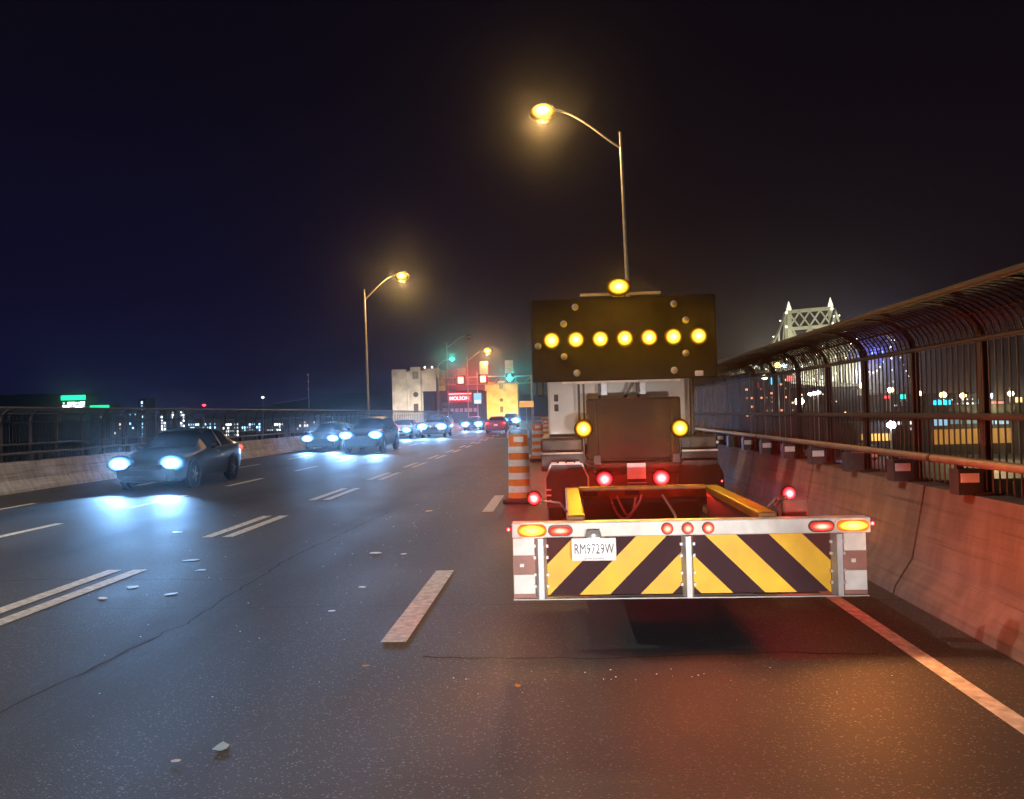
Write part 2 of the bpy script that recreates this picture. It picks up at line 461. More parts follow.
# painted markings
mk = strip(2.235, 2.355, -40, 200, .004, 6)
tag_struct(mk.build('edge_line', M_PAINT))
mk = MB()
for y in [-2.3 + 7.65 * i for i in range(30)]:
    strip(-1.355, -1.165, y + .45, y + 3.1, .004, 3, mk)
tag_struct(mk.build('lane_dash_line', M_PAINT))
mk = MB()
for k in range(40):
    y0 = -4.3 + 4.5 * k + .2
    strip(-5.10, -4.96, y0 + 2.0, y0 + 4.4, .004, 3, mk) if False else None
for y0, y1 in [(-3, -.6), (1.6, 4.0), (6.0, 8.75), (11.1, 13.45), (15.9, 18.4), (20.7, 23.2), (25.4, 27.9)] + [(30.2 + 4.8 * i, 32.7 + 4.8 * i) for i in range(30)]:
    strip(-5.13, -4.97, y0, y1, .004, 3, mk)
    strip(-4.83, -4.67, y0, y1, .004, 3, mk)
tag_struct(mk.build('double_dash_line', M_PAINT))
mk = MB()
for y0, y1 in [(5.6, 8.2), (10.4, 12.95), (15.1, 17.5), (19.7, 22.1), (24.9, 27.2)] + [(29.7 + 4.8 * i, 32.1 + 4.8 * i) for i in range(30)]:
    strip(-8.49, -8.33, y0, y1, .004, 3, mk)
tag_struct(mk.build('lane_dash_line', M_PAINT))
mk = MB()
for y0, y1 in [(9, 11.5), (13.9, 16.4), (20.3, 22.8), (26.4, 29.1)] + [(32.2 + 5.4 * i, 34.8 + 5.4 * i) for i in range(26)]:
    strip(-11.25, -11.12, y0, y1, .004, 3, mk)
tag_struct(mk.build('lane_dash_line', M_PAINT))
mk = strip(-13.0, -8.0, 52.6, 52.95, .008, 5); strip(-8.0, -1.3, 52.6, 52.95, .008, 7, mk)
tag_struct(mk.build('stop_line', M_PAINT))

# ------------------------------------------------------------------ barriers and fences
def jersey(side, x_face, top):
    """cross-section of the safety-shape wall; side -1 left, +1 right"""
    p = [(0, 0.0), (.02, .07), (.17, .30), (.30, top), (.62, top), (.62, -.02), (0, -.02)]
    return [(x_face + side * u, z) for u, z in p]

def barrier(name, side, x_face, top, y0, y1, seg, first, label, mat_):
    root = empty(name, (x_face + side * .3, max(y0, 6), 0), label, 'barrier')
    mb = MB(); y = first
    while y > y0: y -= seg
    while y < y1:
        a, b = max(y, y0) + .018, min(y + seg, y1) - .018
        n = max(2, int((b - a) / 4) + 1)
        m2 = profile_run(jersey(side, x_face, top), [a + (b - a) * i / (n - 1) for i in range(n)])
        mb.add(m2.v, m2.f); y += seg
    mb.build('wall_segments', mat_, root)
    core = profile_run([(u + side * .03, z - .03 if z > .3 else z) for u, z in jersey(side, x_face, top)], [y0 + .3 + (y1 - y0 - .6) * i / 24 for i in range(25)])
    core.build('joint_filler', M_DARKSTEEL, root)
    return root

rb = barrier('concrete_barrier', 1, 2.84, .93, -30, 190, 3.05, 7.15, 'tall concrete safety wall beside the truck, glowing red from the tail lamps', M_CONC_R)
lb = barrier('concrete_barrier', -1, -13.42, .74, -20, 260, 9.3, 21.3, 'pale low concrete safety wall along the far side of the oncoming lanes', M_CONC)

def fence(name, side, xf, base, levels, top, reach, y0, y1, gap, pstart, psp, label, m_bar, m_post, m_rail, rail_r, mats_base, near_max, bar_w=.011, post_w=.05, m_top=None):
    """bars with a top curled over the road; levels = heights of the horizontal rails"""
    root = empty(name, (xf, max(6, y0), base), label, 'fence')
    zc = levels[-1]; rz = top - zc
    arc = []
    for i in range(6):
        t = PI / 2 * i / 5
        arc.append((xf - side * reach * (1 - math.cos(t)), zc + rz * math.sin(t)))
    ys = []; y = y0
    while y < y1: ys.append(y); y += gap * (1 if y < near_max else 2)
    mb = MB()
    for y in ys:
        w = bar_w if y < near_max else bar_w * 1.4
        pts = [(xf + sx(y), y, base + .03)] + [(x + sx(y), y, z) for x, z in arc]
        mb.path(pts, w, 6 if y < 14 else 4, cap=False)
    mb.build('bars', m_bar, root, smooth=True)
    rr = [y0 + (y1 - y0) * i / 60 for i in range(61)]
    if near_max < 50:                                   # fine mesh stretched over the curl
        mb = MB(); y = y0
        while y < y1:
            mb.path([(x + sx(y) + side * .016, y, z) for x, z in arc], .0032, 3, cap=False); y += .032 if y < 30 else .06
        for i in range(1, 16):
            t = PI / 2 * i / 16
            mb.path([(xf - side * reach * (1 - math.cos(t)) + side * .016 + sx(yy), yy, zc + rz * math.sin(t)) for yy in (y0, 20, 45, y1)], .0032, 3, cap=False)
        mb.build('mesh_panel', m_bar, root)
    for k, z in enumerate(levels):
        off = -side * (.035 if k < len(levels) - 1 else -.0)
        MB().path([(xf + off + sx(y), y, z) for y in rr], rail_r[k], 8).build('rail', m_rail, root, smooth=True)
    MB().path([(arc[-1][0] + sx(y), y, top + .01) for y in rr], rail_r[-1], 8).build('top_rail', m_top or m_rail, root, smooth=True)
    MB().path([(arc[2][0] + sx(y), y, arc[2][1] + .012) for y in rr], .012, 6).build('rail', m_rail, root, smooth=True)
    y = pstart; n = 0; rest = MB()
    while y < y1:
        m2 = MB()
        x = xf + sx(y) + side * .03
        m2.box(x - post_w, x + post_w, y - post_w * .9, y + post_w * .9, base + .012, zc)
        for i in range(5):
            p, q = arc[i], arc[i + 1]
            m2.bar((p[0] + side * .03 + sx(y), y, p[1]), (q[0] + side * .03 + sx(y), y, q[1]), post_w * 1.7, post_w)
        m2.box(x - .12, x + .09, y - .10, y + .10, base + .004, base + .025)
        if n < 88: m2.build('post', m_post, root)
        else: rest.add(m2.v, m2.f)
        n += 1; y += psp
    if rest.v: tag(rest.build('post', m_post, root), kind='stuff')
    return root

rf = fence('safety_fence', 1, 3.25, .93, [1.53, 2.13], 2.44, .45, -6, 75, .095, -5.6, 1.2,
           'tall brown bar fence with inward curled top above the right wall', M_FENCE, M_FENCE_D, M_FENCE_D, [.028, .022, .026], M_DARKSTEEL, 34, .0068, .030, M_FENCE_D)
hr = MB()
rr = [-6 + 81 * i / 40 for i in range(41)]
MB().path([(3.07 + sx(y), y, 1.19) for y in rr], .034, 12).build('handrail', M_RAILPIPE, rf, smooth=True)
for y in (-5.3, .7, 6.85, 12.7, 18.7):
    MB().path([(3.07, y - .02, 1.19), (3.07, y + .02, 1.19)], .040, 12).build('handrail_sleeve', M_DARKSTEEL, rf, smooth=True)
y = -5.6; k = 0
while y < 60:
    b = MB(); b.box(3.03 + sx(y), 3.215 + sx(y), y - .075, y + .075, .934, 1.13); b.bar((3.07 + sx(y), y, 1.10), (3.07 + sx(y), y, 1.17), .05)
    br = b.build('rail_bracket', M_DARKSTEEL, rf)
    if k % 5 != 2:
        MB().box(3.045 + sx(y), 3.18 + sx(y), y - .084, y - .0755, 1.03, 1.10).build('reflector', M_REFL, br)
    y += 1.2; k += 1

lf = fence('safety_fence', -1, -13.95, .74, [1.18, 1.74], 2.10, .35, 8, 190, .125, 8.02, 1.12,
           'long grey bar fence with curled top above the pale left wall', M_FENCE_G, M_FENCE_G, M_FENCE_G, [.02, .018, .03], M_DARKSTEEL, 60, .006, .028)
rr = [8 + 182 * i / 60 for i in range(61)]
MB().path([(-13.72 + sx(y), y, .95) for y in rr], .034, 8).build('handrail', M_FENCE_G, lf, smooth=True)
y = 9.1; k = 0; rest = MB()
while y < 110:
    b = MB().box(-13.84 + sx(y), -13.70 + sx(y), y - .06, y + .06, .744, .93)
    b.build('rail_bracket', M_DARKSTEEL, lf); y += 2.24
    k += 1

# ------------------------------------------------------------------ street lamps
def street_lamp(x, y, h, arm, rise, side, label, lit=True, power=P_STREET, base=0.0, sway=0.0, lens_scale=1.0, tone=SODIUM):
    """side +1: the arm reaches to +X"""
    root = empty('street_lamp', (x, y, base), label, 'street lamp', 'street lamps along the bridge')
    MB().path([(x, y, base), (x, y, base + .5), (x + sway * .5, y, base + (h - base) * .55), (x + sway, y, h)], [.13, .115, .095, .075], 12).build('pole', M_POLE, root, smooth=True)
    MB().bevbox(x - .2, x + .2, y - .2, y + .2, base, base + .06, .01).build('base_plate', M_POLE, root)
    xt = x + sway
    pts = []
    z0 = h - .75
    for i in range(11):
        t = i / 10
        pts.append((xt + side * arm * (1 - (1 - t) ** 1.15), y, z0 + (rise + .75) * math.sin(t * PI / 2) ** 1.1))
    MB().path(pts, [.06 - .02 * i / 10 for i in range(11)], 10).build('arm', M_POLE, root, smooth=True)
    e = pts[-1]
    hx = e[0] + side * .42
    hd = MB(); hd.ball((hx, y, e[2] + .02), .48, .2, .13, 16, 10)
    head = hd.build('lamp_head', M_POLE, root, smooth=True)
    lens = MB().ball((hx + side * .08, y, e[2] - .12), .52 * lens_scale, .38 * lens_scale, .36 * lens_scale, 20, 12)  # lens oversized to carry the lamp's painted bloom
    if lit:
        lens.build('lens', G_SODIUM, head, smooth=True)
        lamp('POINT', root, (hx + side * .08, y, e[2] - .12 - .38 * lens_scale), tone, power, .14)
    else:
        lens.build('lens', M_GLASS, head, smooth=True)
    return root

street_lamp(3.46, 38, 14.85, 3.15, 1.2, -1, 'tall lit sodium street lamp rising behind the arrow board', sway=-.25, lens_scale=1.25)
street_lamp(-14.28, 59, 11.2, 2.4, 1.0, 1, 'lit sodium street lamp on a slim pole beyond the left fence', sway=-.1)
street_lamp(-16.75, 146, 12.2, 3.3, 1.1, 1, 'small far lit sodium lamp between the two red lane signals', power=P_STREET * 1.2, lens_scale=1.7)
street_lamp(-16.4, 117, 12.3, 2.8, .9, 1, 'far unlit street lamp beside the stone pylon', lit=False)
# the same row goes on beside and behind the viewer, out of the frame
street_lamp(-14.5, 9, 11.2, 2.6, 1.0, 1, 'lit sodium street lamp over the near oncoming lane', sway=-.1, power=P_STREET * 1.2, tone=(1.0, .88, .78))
street_lamp(3.95, -14, 14.85, 3.6, 1.2, -1, 'lit sodium street lamp on the near end of the right wall', power=P_STREET * .24, tone=SODIUM_NEW)

# ------------------------------------------------------------------ the crash cushion behind the truck
cu = empty('crash_cushion', (.87, 5.67, .34), 'wide crash cushion with yellow and black chevrons hitched behind the truck', 'crash cushion')
MB().bevbox(-.36, 2.10, 5.62, 5.74, .772, .876, .008).build('rear_bar', M_ALU, cu)
for x0, x1 in ((-.20, -.12), (.82, .90), (1.84, 1.92)):
    p = MB()
    p.prism([(x0, 5.66), (x0 + .022, 5.595), (x1 - .022, 5.595), (x1, 5.66)], 'z', .345, .769)
    for z in (.42, .50, .62, .70):
        p.box(x0 - .012, x0 + .004, 5.640, 5.655, z, z + .02); p.box(x1 - .004, x1 + .012, 5.640, 5.655, z, z + .02)
    p.build('upright', M_GALV, cu)
def clip(poly, keep):
    out = []
    for i in range(len(poly)):
        a, b = poly[i], poly[(i + 1) % len(poly)]
        ka, kb = keep(a), keep(b)
        if ka >= 0: out.append(a)
        if (ka > 0 > kb) or (ka < 0 < kb):
            t = ka / (ka - kb); out.append((a[0] + t * (b[0] - a[0]), a[1] + t * (b[1] - a[1])))
    return out
def chevron_panel(x0, x1, z0, z1, lean, bands):
    p = MB().box(x0, x1, 5.672, 5.69, z0, z1, 0)
    h = z1 - z0; w = x1 - x0
    for a, b in bands:
        poly = [(a, 0), (b, 0), (b + h, h), (a + h, h)]
        poly = clip(poly, lambda q: q[0]); poly = clip(poly, lambda q: w - q[0])
        if len(poly) < 3: continue
        poly = [((x0 + u) if lean > 0 else (x1 - u), z0 + v) for u, v in poly]
        p.prism(poly, 'y', 5.668, 5.6715, 1)
    return p.build('chevron_panel', [M_BLACKSTRIPE, M_YELLOW], cu)
chevron_panel(-.119, .819, .362, .769, 1, [(-.215, .012), (.224, .437), (.65, .87)])
chevron_panel(.901, 1.839, .362, .769, -1, [(-.215, .012), (.235, .450), (.67, .89)])
MB().bevbox(-.36, 2.08, 5.63, 5.70, .335, .343, .002).build('bottom_trim', M_GALV, cu)
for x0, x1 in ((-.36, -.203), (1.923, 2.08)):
    MB().box(x0, x1, 5.662, 5.68, .345, .768).build('end_plate', mat('red_glow_plate', (.32, .14, .115), .5, 0, .2, 8), cu)  # glow of the red lamps painted into the grey plate's colour
    for z0, z1 in ((.375, .51), (.645, .765)):
        MB().bevbox(x0 + .004, x1 - .004, 5.652, 5.6615, z0, z1, .003).build('reflective_square', M_REFL, cu)
    MB().box((x0 + x1) / 2 - .03, (x0 + x1) / 2, 5.645, 5.6615, .565, .59).build('marker_reflector', M_REFL, cu)
# lamps on the rear bar
def bar_lamp(x0, x1, z0, z1, hot):
    c = MB().pill(x0 - .012, x1 + .012, z0 - .012, z1 + .012, 5.606, 5.619).build('lamp', M_BLACKPLASTIC if not hot else M_ALU, cu, smooth=True)
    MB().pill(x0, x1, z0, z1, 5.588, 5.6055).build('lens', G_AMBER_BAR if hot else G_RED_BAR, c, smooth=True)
bar_lamp(-.32, -.115, .785, .87, True)
bar_lamp(-.095, .055, .795, .85, False)
bar_lamp(1.69, 1.84, .795, .85, False)
bar_lamp(1.865, 2.08, .788, .862, True)
for x in (.72, .86, 1.0):
    c = MB().disc((x, 0, .823), .042, 5.606, 5.619).build('lamp', M_CART, cu, smooth=True)
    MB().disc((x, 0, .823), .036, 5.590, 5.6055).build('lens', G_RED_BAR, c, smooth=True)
for x in (-.385, 2.12):
    MB().ball((x, 5.66, .83), .018, .02, .02).build('side_marker', G_RED, cu, smooth=True)
# plate, its lamp and its writing
pl = MB().bevbox(.055, .362, 5.574, 5.582, .615, .772, .003).build('number_plate', M_REFL, cu)
tm = text_mesh('RM9729W', .098, .0008, M_PLATEINK, xs=.62, spacing=1.04, bold=.0)
child('lettering', tm, pl, (.2085 - .87, 5.5725 - 5.67, .694 - .34))
tm2 = text_mesh('Je me souviens', .022, .0005, M_PLATEINK)
child('lettering', tm2, pl, (.2085 - .87, 5.5728 - 5.67, .633 - .34))
pb = MB().prism([(.15, .775), (.265, .775), (.25, .83), (.165, .83)], 'y', 5.55, 5.618).build('plate_lamp', M_BLACKPLASTIC, cu)
MB().bevbox(.165, .25, 5.556, 5.60, .765, .7745, .003).build('lens', G_WHITE, pb)
lamp('SPOT', pb, (.2085, 5.545, .80), (1, .95, .9), 3.0, .02, (0, .35, -1), 120)
# telescoping yellow frame
for x0, x1 in ((.03, .16), (1.38, 1.51)):
    b_ = MB().bevbox(x0, x1, 5.76, 7.90, .835, .905, .012).build('side_beam', M_YFRAME, cu)
    MB().box(x0 + .02, x1 - .02, 5.78, 7.88, .56, .8345).build('beam_web', M_CART if x0 > 1 else M_YFRAME, b_)  # right web dark: shade on the beam's inner side put into its colour
MB().bevbox(.162, 1.378, 7.76, 7.88, .80, .915, .01).build('cross_beam', M_YFRAME, cu)
for x in (.20, .60):
    MB().box(x, x + .14, 7.752, 7.7585, .835, .875).build('frame_decal', M_CART, cu)
MB().bevbox(.175, 1.365, 5.80, 7.70, .30, .60, .02).build('cartridge', M_CART, cu)
MB().bevbox(.20, 1.34, 7.9, 8.05, .45, .80, .02).build('hitch_plate', M_CART, cu)
def hose(pts, m, r=.012):
    out = []
    for i in range(len(pts) - 1):
        p0, p1, p2, p3 = [Vector(pts[max(0, min(len(pts) - 1, i + k))]) for k in (-1, 0, 1, 2)]
        for t in (0, .25, .5, .75):
            out.append(.5 * (2 * p1 + (p2 - p0) * t + (2 * p0 - 5 * p1 + 4 * p2 - p3) * t * t + (3 * p1 - p0 - 3 * p2 + p3) * t ** 3))
    out.append(Vector(pts[-1]))
    MB().path(out, r, 8).build('hose', m, cu, smooth=True)
M_HOSE = mat('red_hose', (.35, .06, .05), .5)
hose([(.46, 7.70, .84), (.50, 7.68, .70), (.58, 7.66, .62), (.66, 7.66, .68), (.70, 7.70, .82)], M_HOSE)
hose([(.52, 7.68, .84), (.56, 7.64, .74), (.62, 7.62, .66), (.72, 7.66, .76), (.76, 7.70, .84)], M_HOSE)
hose([(.95, 7.70, .84), (1.02, 7.66, .72), (1.06, 7.64, .64), (1.05, 7.6, .60)], M_GALV)
MB().bevbox(1.515, 1.66, 6.1, 7.6, .74, .80, .01).build('side_step', M_YFRAME, cu)
# side marker lamps on stalks
for x, sgn in ((-.21, -1), (1.66, 1)):
    xa = .03 if sgn < 0 else 1.51
    MB().path([(xa, 6.02, .90), (xa + sgn * .05, 6.0, .97), (x, 6.0, 1.0)], .010, 8).build('lamp_stalk', M_BLACKPLASTIC, cu, smooth=True)
    s_ = MB().ball((x, 6.0, 1.01), .058, .034, .058, 18, 10).build('marker_lamp', G_RED, cu, smooth=True)
    lamp('POINT', s_, (x + sgn * .12, 6.45, 1.02), RED, P_RED * (1.8 if sgn < 0 else 3), .03)
    lamp('SPOT', s_, (x, 5.93, 1.012), RED, 620, .03, (-.1, -1, .32), 50, .9)
MB().bevbox(1.60, 1.78, 5.95, 6.02, .77, .98, .02).build('mud_flap', M_CONC_R, cu)
MB().path([(1.57, 6.0, .78), (1.55, 5.98, .90), (1.58, 5.97, .97), (1.64, 5.97, .98)], .022, 8).build('rubber_guard', M_RUBBER, cu, smooth=True)
# the light given off by the bar lamps
lamp('SPOT', cu, (-.22, 5.50, .83), (1.0, .30, .06), 22, .05, (.15, -1, -.2), 140)
lamp('SPOT', cu, (-.47, 5.68, .83), RED, 12, .04, (-.5, 1, -.2), 110)
lamp('SPOT', cu, (2.20, 5.68, .83), (1, .14, .04), 48, .04, (1, .15, -.02), 120)
lamp('SPOT', cu, (1.98, 5.50, .83), (1.0, .30, .06), 80, .05, (.1, -1, -.2), 150)
for x in (-.22, 1.98): lamp('SPOT', cu, (x, 5.54, .83), (1, .17, .02), 420, .03, (-.12, -1, .34), 50, .9)
lamp('SPOT', cu, (.86, 5.52, .80), (1, .17, .045), 50, .06, (.1, -1, -.2), 165)

# ------------------------------------------------------------------ the truck with the arrow board
tk = empty('crash_truck', (.9, 10.9, 0), 'white work truck carrying a lit amber arrow board above its dark tail', 'truck')
MB().bevbox(-.27, 2.07, 10.75, 15.0, .86, 1.085, .01).build('bed', M_BLACKPLASTIC, tk)
for x0, x1 in ((-.27, .30), (1.50, 2.07)):
    fd = MB().bevbox(x0, x1, 10.70, 12.9, 1.115, 1.30, .03).build('side_box', M_BLACKPLASTIC, tk)
    MB().box(x0 + .01, x1 - .01, 10.66, 10.72, 1.088, 1.110).build('edge_strip', M_ALU, tk)
    lo, hi = (x0 + .06, x1 + .04) if x0 < 0 else (x0 - .02, x1 - .02)
    arch = []
    for (u, v) in ((0, .42), (0, .80), (.14, .98), (.86, .98), (1, .80), (1, .42)):
        arch.append((lo + (hi - lo) * u, v))
    g = MB().prism(arch, 'y', 10.35, 10.42)
    g.build('mudguard', M_BLACKPLASTIC, tk)
    rim_ = MB()
    for i in range(5): rim_.bar((arch[i][0], 10.34, arch[i][1]), (arch[i + 1][0], 10.34, arch[i + 1][1]), .02)
    rim_.build('mudguard_rim', M_GALV if x0 < 0 else M_DARKSTEEL, tk)
def wheel(parent, x, y, z, r, w, axis='x'):
    n = 28; t = MB()
    prof = [(r * .62, -w / 2), (r * .93, -w / 2), (r, -w * .36), (r, w * .36), (r * .93, w / 2), (r * .62, w / 2)]
    k = len(prof)
    for j in range(n):
        a = 2 * PI * j / n
        for rr_, ww in prof: t.v.append((x + ww, y + rr_ * math.cos(a), z + rr_ * math.sin(a)))
    for j in range(n):
        for i in range(k):
            t.f.append((j * k + i, j * k + (i + 1) % k, ((j + 1) % n) * k + (i + 1) % k, ((j + 1) % n) * k + i)); t.mi.append(0)
    ty = t.build('wheel', M_RUBBER, parent, smooth=True)
    rm = MB()
    for i in range(18):
        pass
    rm.prism([(y + r * .615 * math.cos(2 * PI * i / 24), z + r * .615 * math.sin(2 * PI * i / 24)) for i in range(24)], 'x', x - w * .40, x + w * .40)
    rm.prism([(y + r * .2 * math.cos(2 * PI * i / 12), z + r * .2 * math.sin(2 * PI * i / 12)) for i in range(12)], 'x', x - w * .48, x + w * .48)
    for i in range(5):
        a = 2 * PI * i / 5
        rm.bar((x, y + r * .18 * math.cos(a), z + r * .18 * math.sin(a)), (x, y + r * .6 * math.cos(a), z + r * .6 * math.sin(a)), w * .9, r * .12)
    rm.build('rim', M_RIM, ty)
    return ty
for x in (-.08, .20, 1.60, 1.88):
    wheel(tk, x, 12.0, .47, .47, .25)
for x in (-.05, 1.85): wheel(tk, x, 15.6, .47, .47, .28)
MB().bevbox(.33, 1.50, 10.40, 10.74, .46, 1.10, .02).build('tail_panel', M_CART, tk)
MB().bevbox(.34, 1.52, 10.18, 10.50, 1.02, 1.81, .03).build('folded_cushion', M_BOXDARK, tk)
MB().bevbox(.40, 1.50, 10.12, 10.45, .84, 1.0, .03).build('cushion_foot', M_BOXDARK, tk)
wb = MB().bevbox(-.17, 1.90, 11.5, 13.2, 1.31, 2.12, .03).build('body_box', M_TRUCKWHITE, tk)
MB().box(.33, .36, 11.485, 11.4985, 1.34, 2.10).build('body_seam', M_DARKSTEEL, wb)
for z in (1.66, 1.80):
    MB().bevbox(-.08, -.02, 11.47, 11.498, z, z + .10, .01).build('slot_lamp', M_CART, wb)
for x in (.56, 1.08):
    MB().bevbox(x, x + .09, 10.9, 11.0, 1.40, 2.10, .008).build('board_mast', M_GALV, tk)
    MB().box(x - .03, x - .003, 10.92, 11.0, 1.40, 2.10).build('mast_guide', M_BLACKPLASTIC, tk)
MB().bar((.85, 11.0, 1.75), (1.02, 11.0, 2.06), .04).build('brace', M_DARKSTEEL, tk)
MB().path([(1.78, 10.95, 1.1), (1.78, 10.95, 2.12)], .03, 8).build('stake', M_DARKSTEEL, tk, smooth=True)
MB().path([(.26, 10.9, 1.1), (.26, 10.9, 2.02)], .016, 8).build('stake', M_DARKSTEEL, tk, smooth=True)
MB().box(.82, 1.05, 10.095, 10.114, .79, .985).build('number_plate', M_REFL, tk)
for z in (.70, .735): MB().box(.82, 1.06, 10.09, 10.11, z, z + .010).build('step_bar', M_GALV, tk)
MB().bevbox(-.2, 2.0, 13.9, 16.1, .75, 2.35, .12).build('cab', M_TRUCKWHITE, tk)
MB().box(-.05, 1.85, 13.88, 13.895, 1.55, 2.15).build('rear_window', M_GLASS, tk)
MB().bevbox(-.1, 1.9, 16.1, 17.2, .6, 1.35, .12).build('bonnet', M_TRUCKWHITE, tk)
for sgn, xm in ((-1, -.36), (1, 2.42)):
    mm = MB().bevbox(xm - .07, xm + .07, 14.9, 14.98, 1.95, 2.35, .03)
    mm.path([(xm - sgn * .42, 15.0, 2.30), (xm - sgn * .1, 14.98, 2.44), (xm, 14.96, 2.36)], .018, 8)
    mm.build('wing_mirror', M_BLACKPLASTIC, tk)
# reflective tape left on the near mudguard, cables and brackets about the tail
for x0, x1, z in ((-.13, -.06, .985), (-.03, .05, .990), (.07, .16, .985), (.18, .24, .990)):
    MB().box(x0, x1, 10.33, 10.338, z, z + .018).build('reflective_tape', M_REFL, tk)
for z in (.50, .57, .64):
    MB().box(-.20, -.14, 10.33, 10.338, z, z + .02).build('reflective_tape', M_REFL, tk)
MB().path([(.29, 10.2, 1.12), (.34, 10.16, 1.0), (.44, 10.14, .92), (.52, 10.12, .86)], .012, 8).build('cable', M_RUBBER, tk, smooth=True)
MB().path([(1.49, 10.2, 1.12), (1.46, 10.16, .98), (1.36, 10.14, .93), (1.25, 10.12, .87)], .012, 8).build('cable', M_RUBBER, tk, smooth=True)
for x in (.40, 1.38): MB().bevbox(x, x + .10, 10.06, 10.14, .98, 1.10, .01).build('pivot_bracket', M_DARKSTEEL, tk)
MB().path([(.45, 10.15, 1.77), (.45, 10.12, 1.60), (.47, 10.12, 1.10)], .014, 8).build('hydraulic_line', M_RUBBER, tk, smooth=True)
MB().path([(1.40, 10.15, 1.77), (1.40, 10.12, 1.60), (1.38, 10.12, 1.10)], .014, 8).build('hydraulic_line', M_RUBBER, tk, smooth=True)
for z in (1.25, 1.52): MB().box(.36, 1.50, 10.165, 10.178, z, z + .02).build('cushion_rib', M_BOXDARK, tk)
for x in (-.18, 1.70): MB().box(x, x + .26, 10.655, 10.698, 1.15, 1.26).build('box_latch', M_DARKSTEEL, tk)
# arrow board
bd = MB().bevbox(-.36, 2.10, 10.74, 10.86, 2.055, 3.17, .02).build('arrow_board', M_BOARD, tk)
MB().bevbox(.04, 1.60, 10.70, 10.735, 2.018, 2.050, .004).build('bottom_strip', M_ALU, bd)
MB().bevbox(.31, 1.38, 10.72, 10.80, 3.195, 3.225, .006).build('light_bar', M_ALU, bd)
MB().box(.75, .90, 10.74, 10.80, 3.172, 3.194).build('bracket', M_ALU, bd)
def board_lamp(x, z, lit):
    if lit:
        lp = MB().ball((x, 10.725, z), .125, .03, .125, 22, 12).build('lamp', G_AMBER, bd, smooth=True)
        lamp('SPOT', bd, (x, 10.665, z - .006), AMBER, P_ARROW, .022, (-.075, -1, -.05), 66, .9)
        lamp('POINT', bd, (x, 10.688, z), (1, .50, .005), 3.2, .012)
    else:
        MB().ball((x, 10.735, z), .046, .02, .046, 12, 8).build('lamp', M_UNLIT, bd, smooth=True)
for x in (-.085, .24, .565, .888, 1.21, 1.53, 1.86): board_lamp(x, 2.61, True)
for x, z in ((.24, 3.05), (.08, 2.83), (.075, 2.39), (.24, 2.165), (1.55, 3.05), (1.70, 2.83), (1.69, 2.39), (1.53, 2.165), (-.27, 2.54)): board_lamp(x, z, False)
MB().bevbox(1.80, 1.91, 10.71, 10.737, 2.08, 2.15, .012).build('junction_box', M_REFL, bd)
bc = MB().disc((.82, 0, 3.255), .07, 10.70, 10.80).build('beacon', M_BLACKPLASTIC, tk, smooth=True)
MB().ball((.82, 10.68, 3.29), .17, .07, .125, 20, 12).build('lens', G_AMBER, bc, smooth=True)
lamp('SPOT', bc, (.82, 10.60, 3.275), AMBER, P_ARROW * 1.3, .03, (-.07, -1, .02), 60, .9)
lamp('POINT', bc, (.82, 10.58, 3.30), AMBER, 6, .03)
# amber and red lamps on the tail
for x, z, k in ((.29, 1.43, 1.2), (1.49, 1.41, .9)):
    s_ = MB().path([(x, 10.14, 1.10), (x, 10.14, z - .05)], .014, 8).build('lamp_stalk', M_BLACKPLASTIC, tk, smooth=True)
    l_ = MB().ball((x, 10.12, z), .12, .05, .12, 20, 12).build('amber_lamp', G_AMBER, tk, smooth=True)
    lamp('SPOT', l_, (x, 10.05, z), AMBER, P_ARROW * 2.6 * k, .03, (-.05, -1, .22), 56, .9)
    lamp('POINT', l_, (x, 10.02, z), AMBER, 2.6 * k, .03)
for x in (.535, 1.24):
    l_ = MB().ball((x, 10.10, .795), .12, .04, .11, 20, 12).build('red_lamp', G_RED, tk, smooth=True)
    lamp('SPOT', l_, (x, 10.03, .795), RED, 620, .03, (-.05, -1, .30), 50, .9)
    lamp('POINT', l_, (x, 9.98, .81), RED, 4, .03)
MB().ball((2.03, 10.33, .72), .014).build('side_marker', G_RED, tk, smooth=True)
MB().ball((2.06, 10.69, 1.20), .020).build('side_reflector', M_REFL, tk, smooth=True)

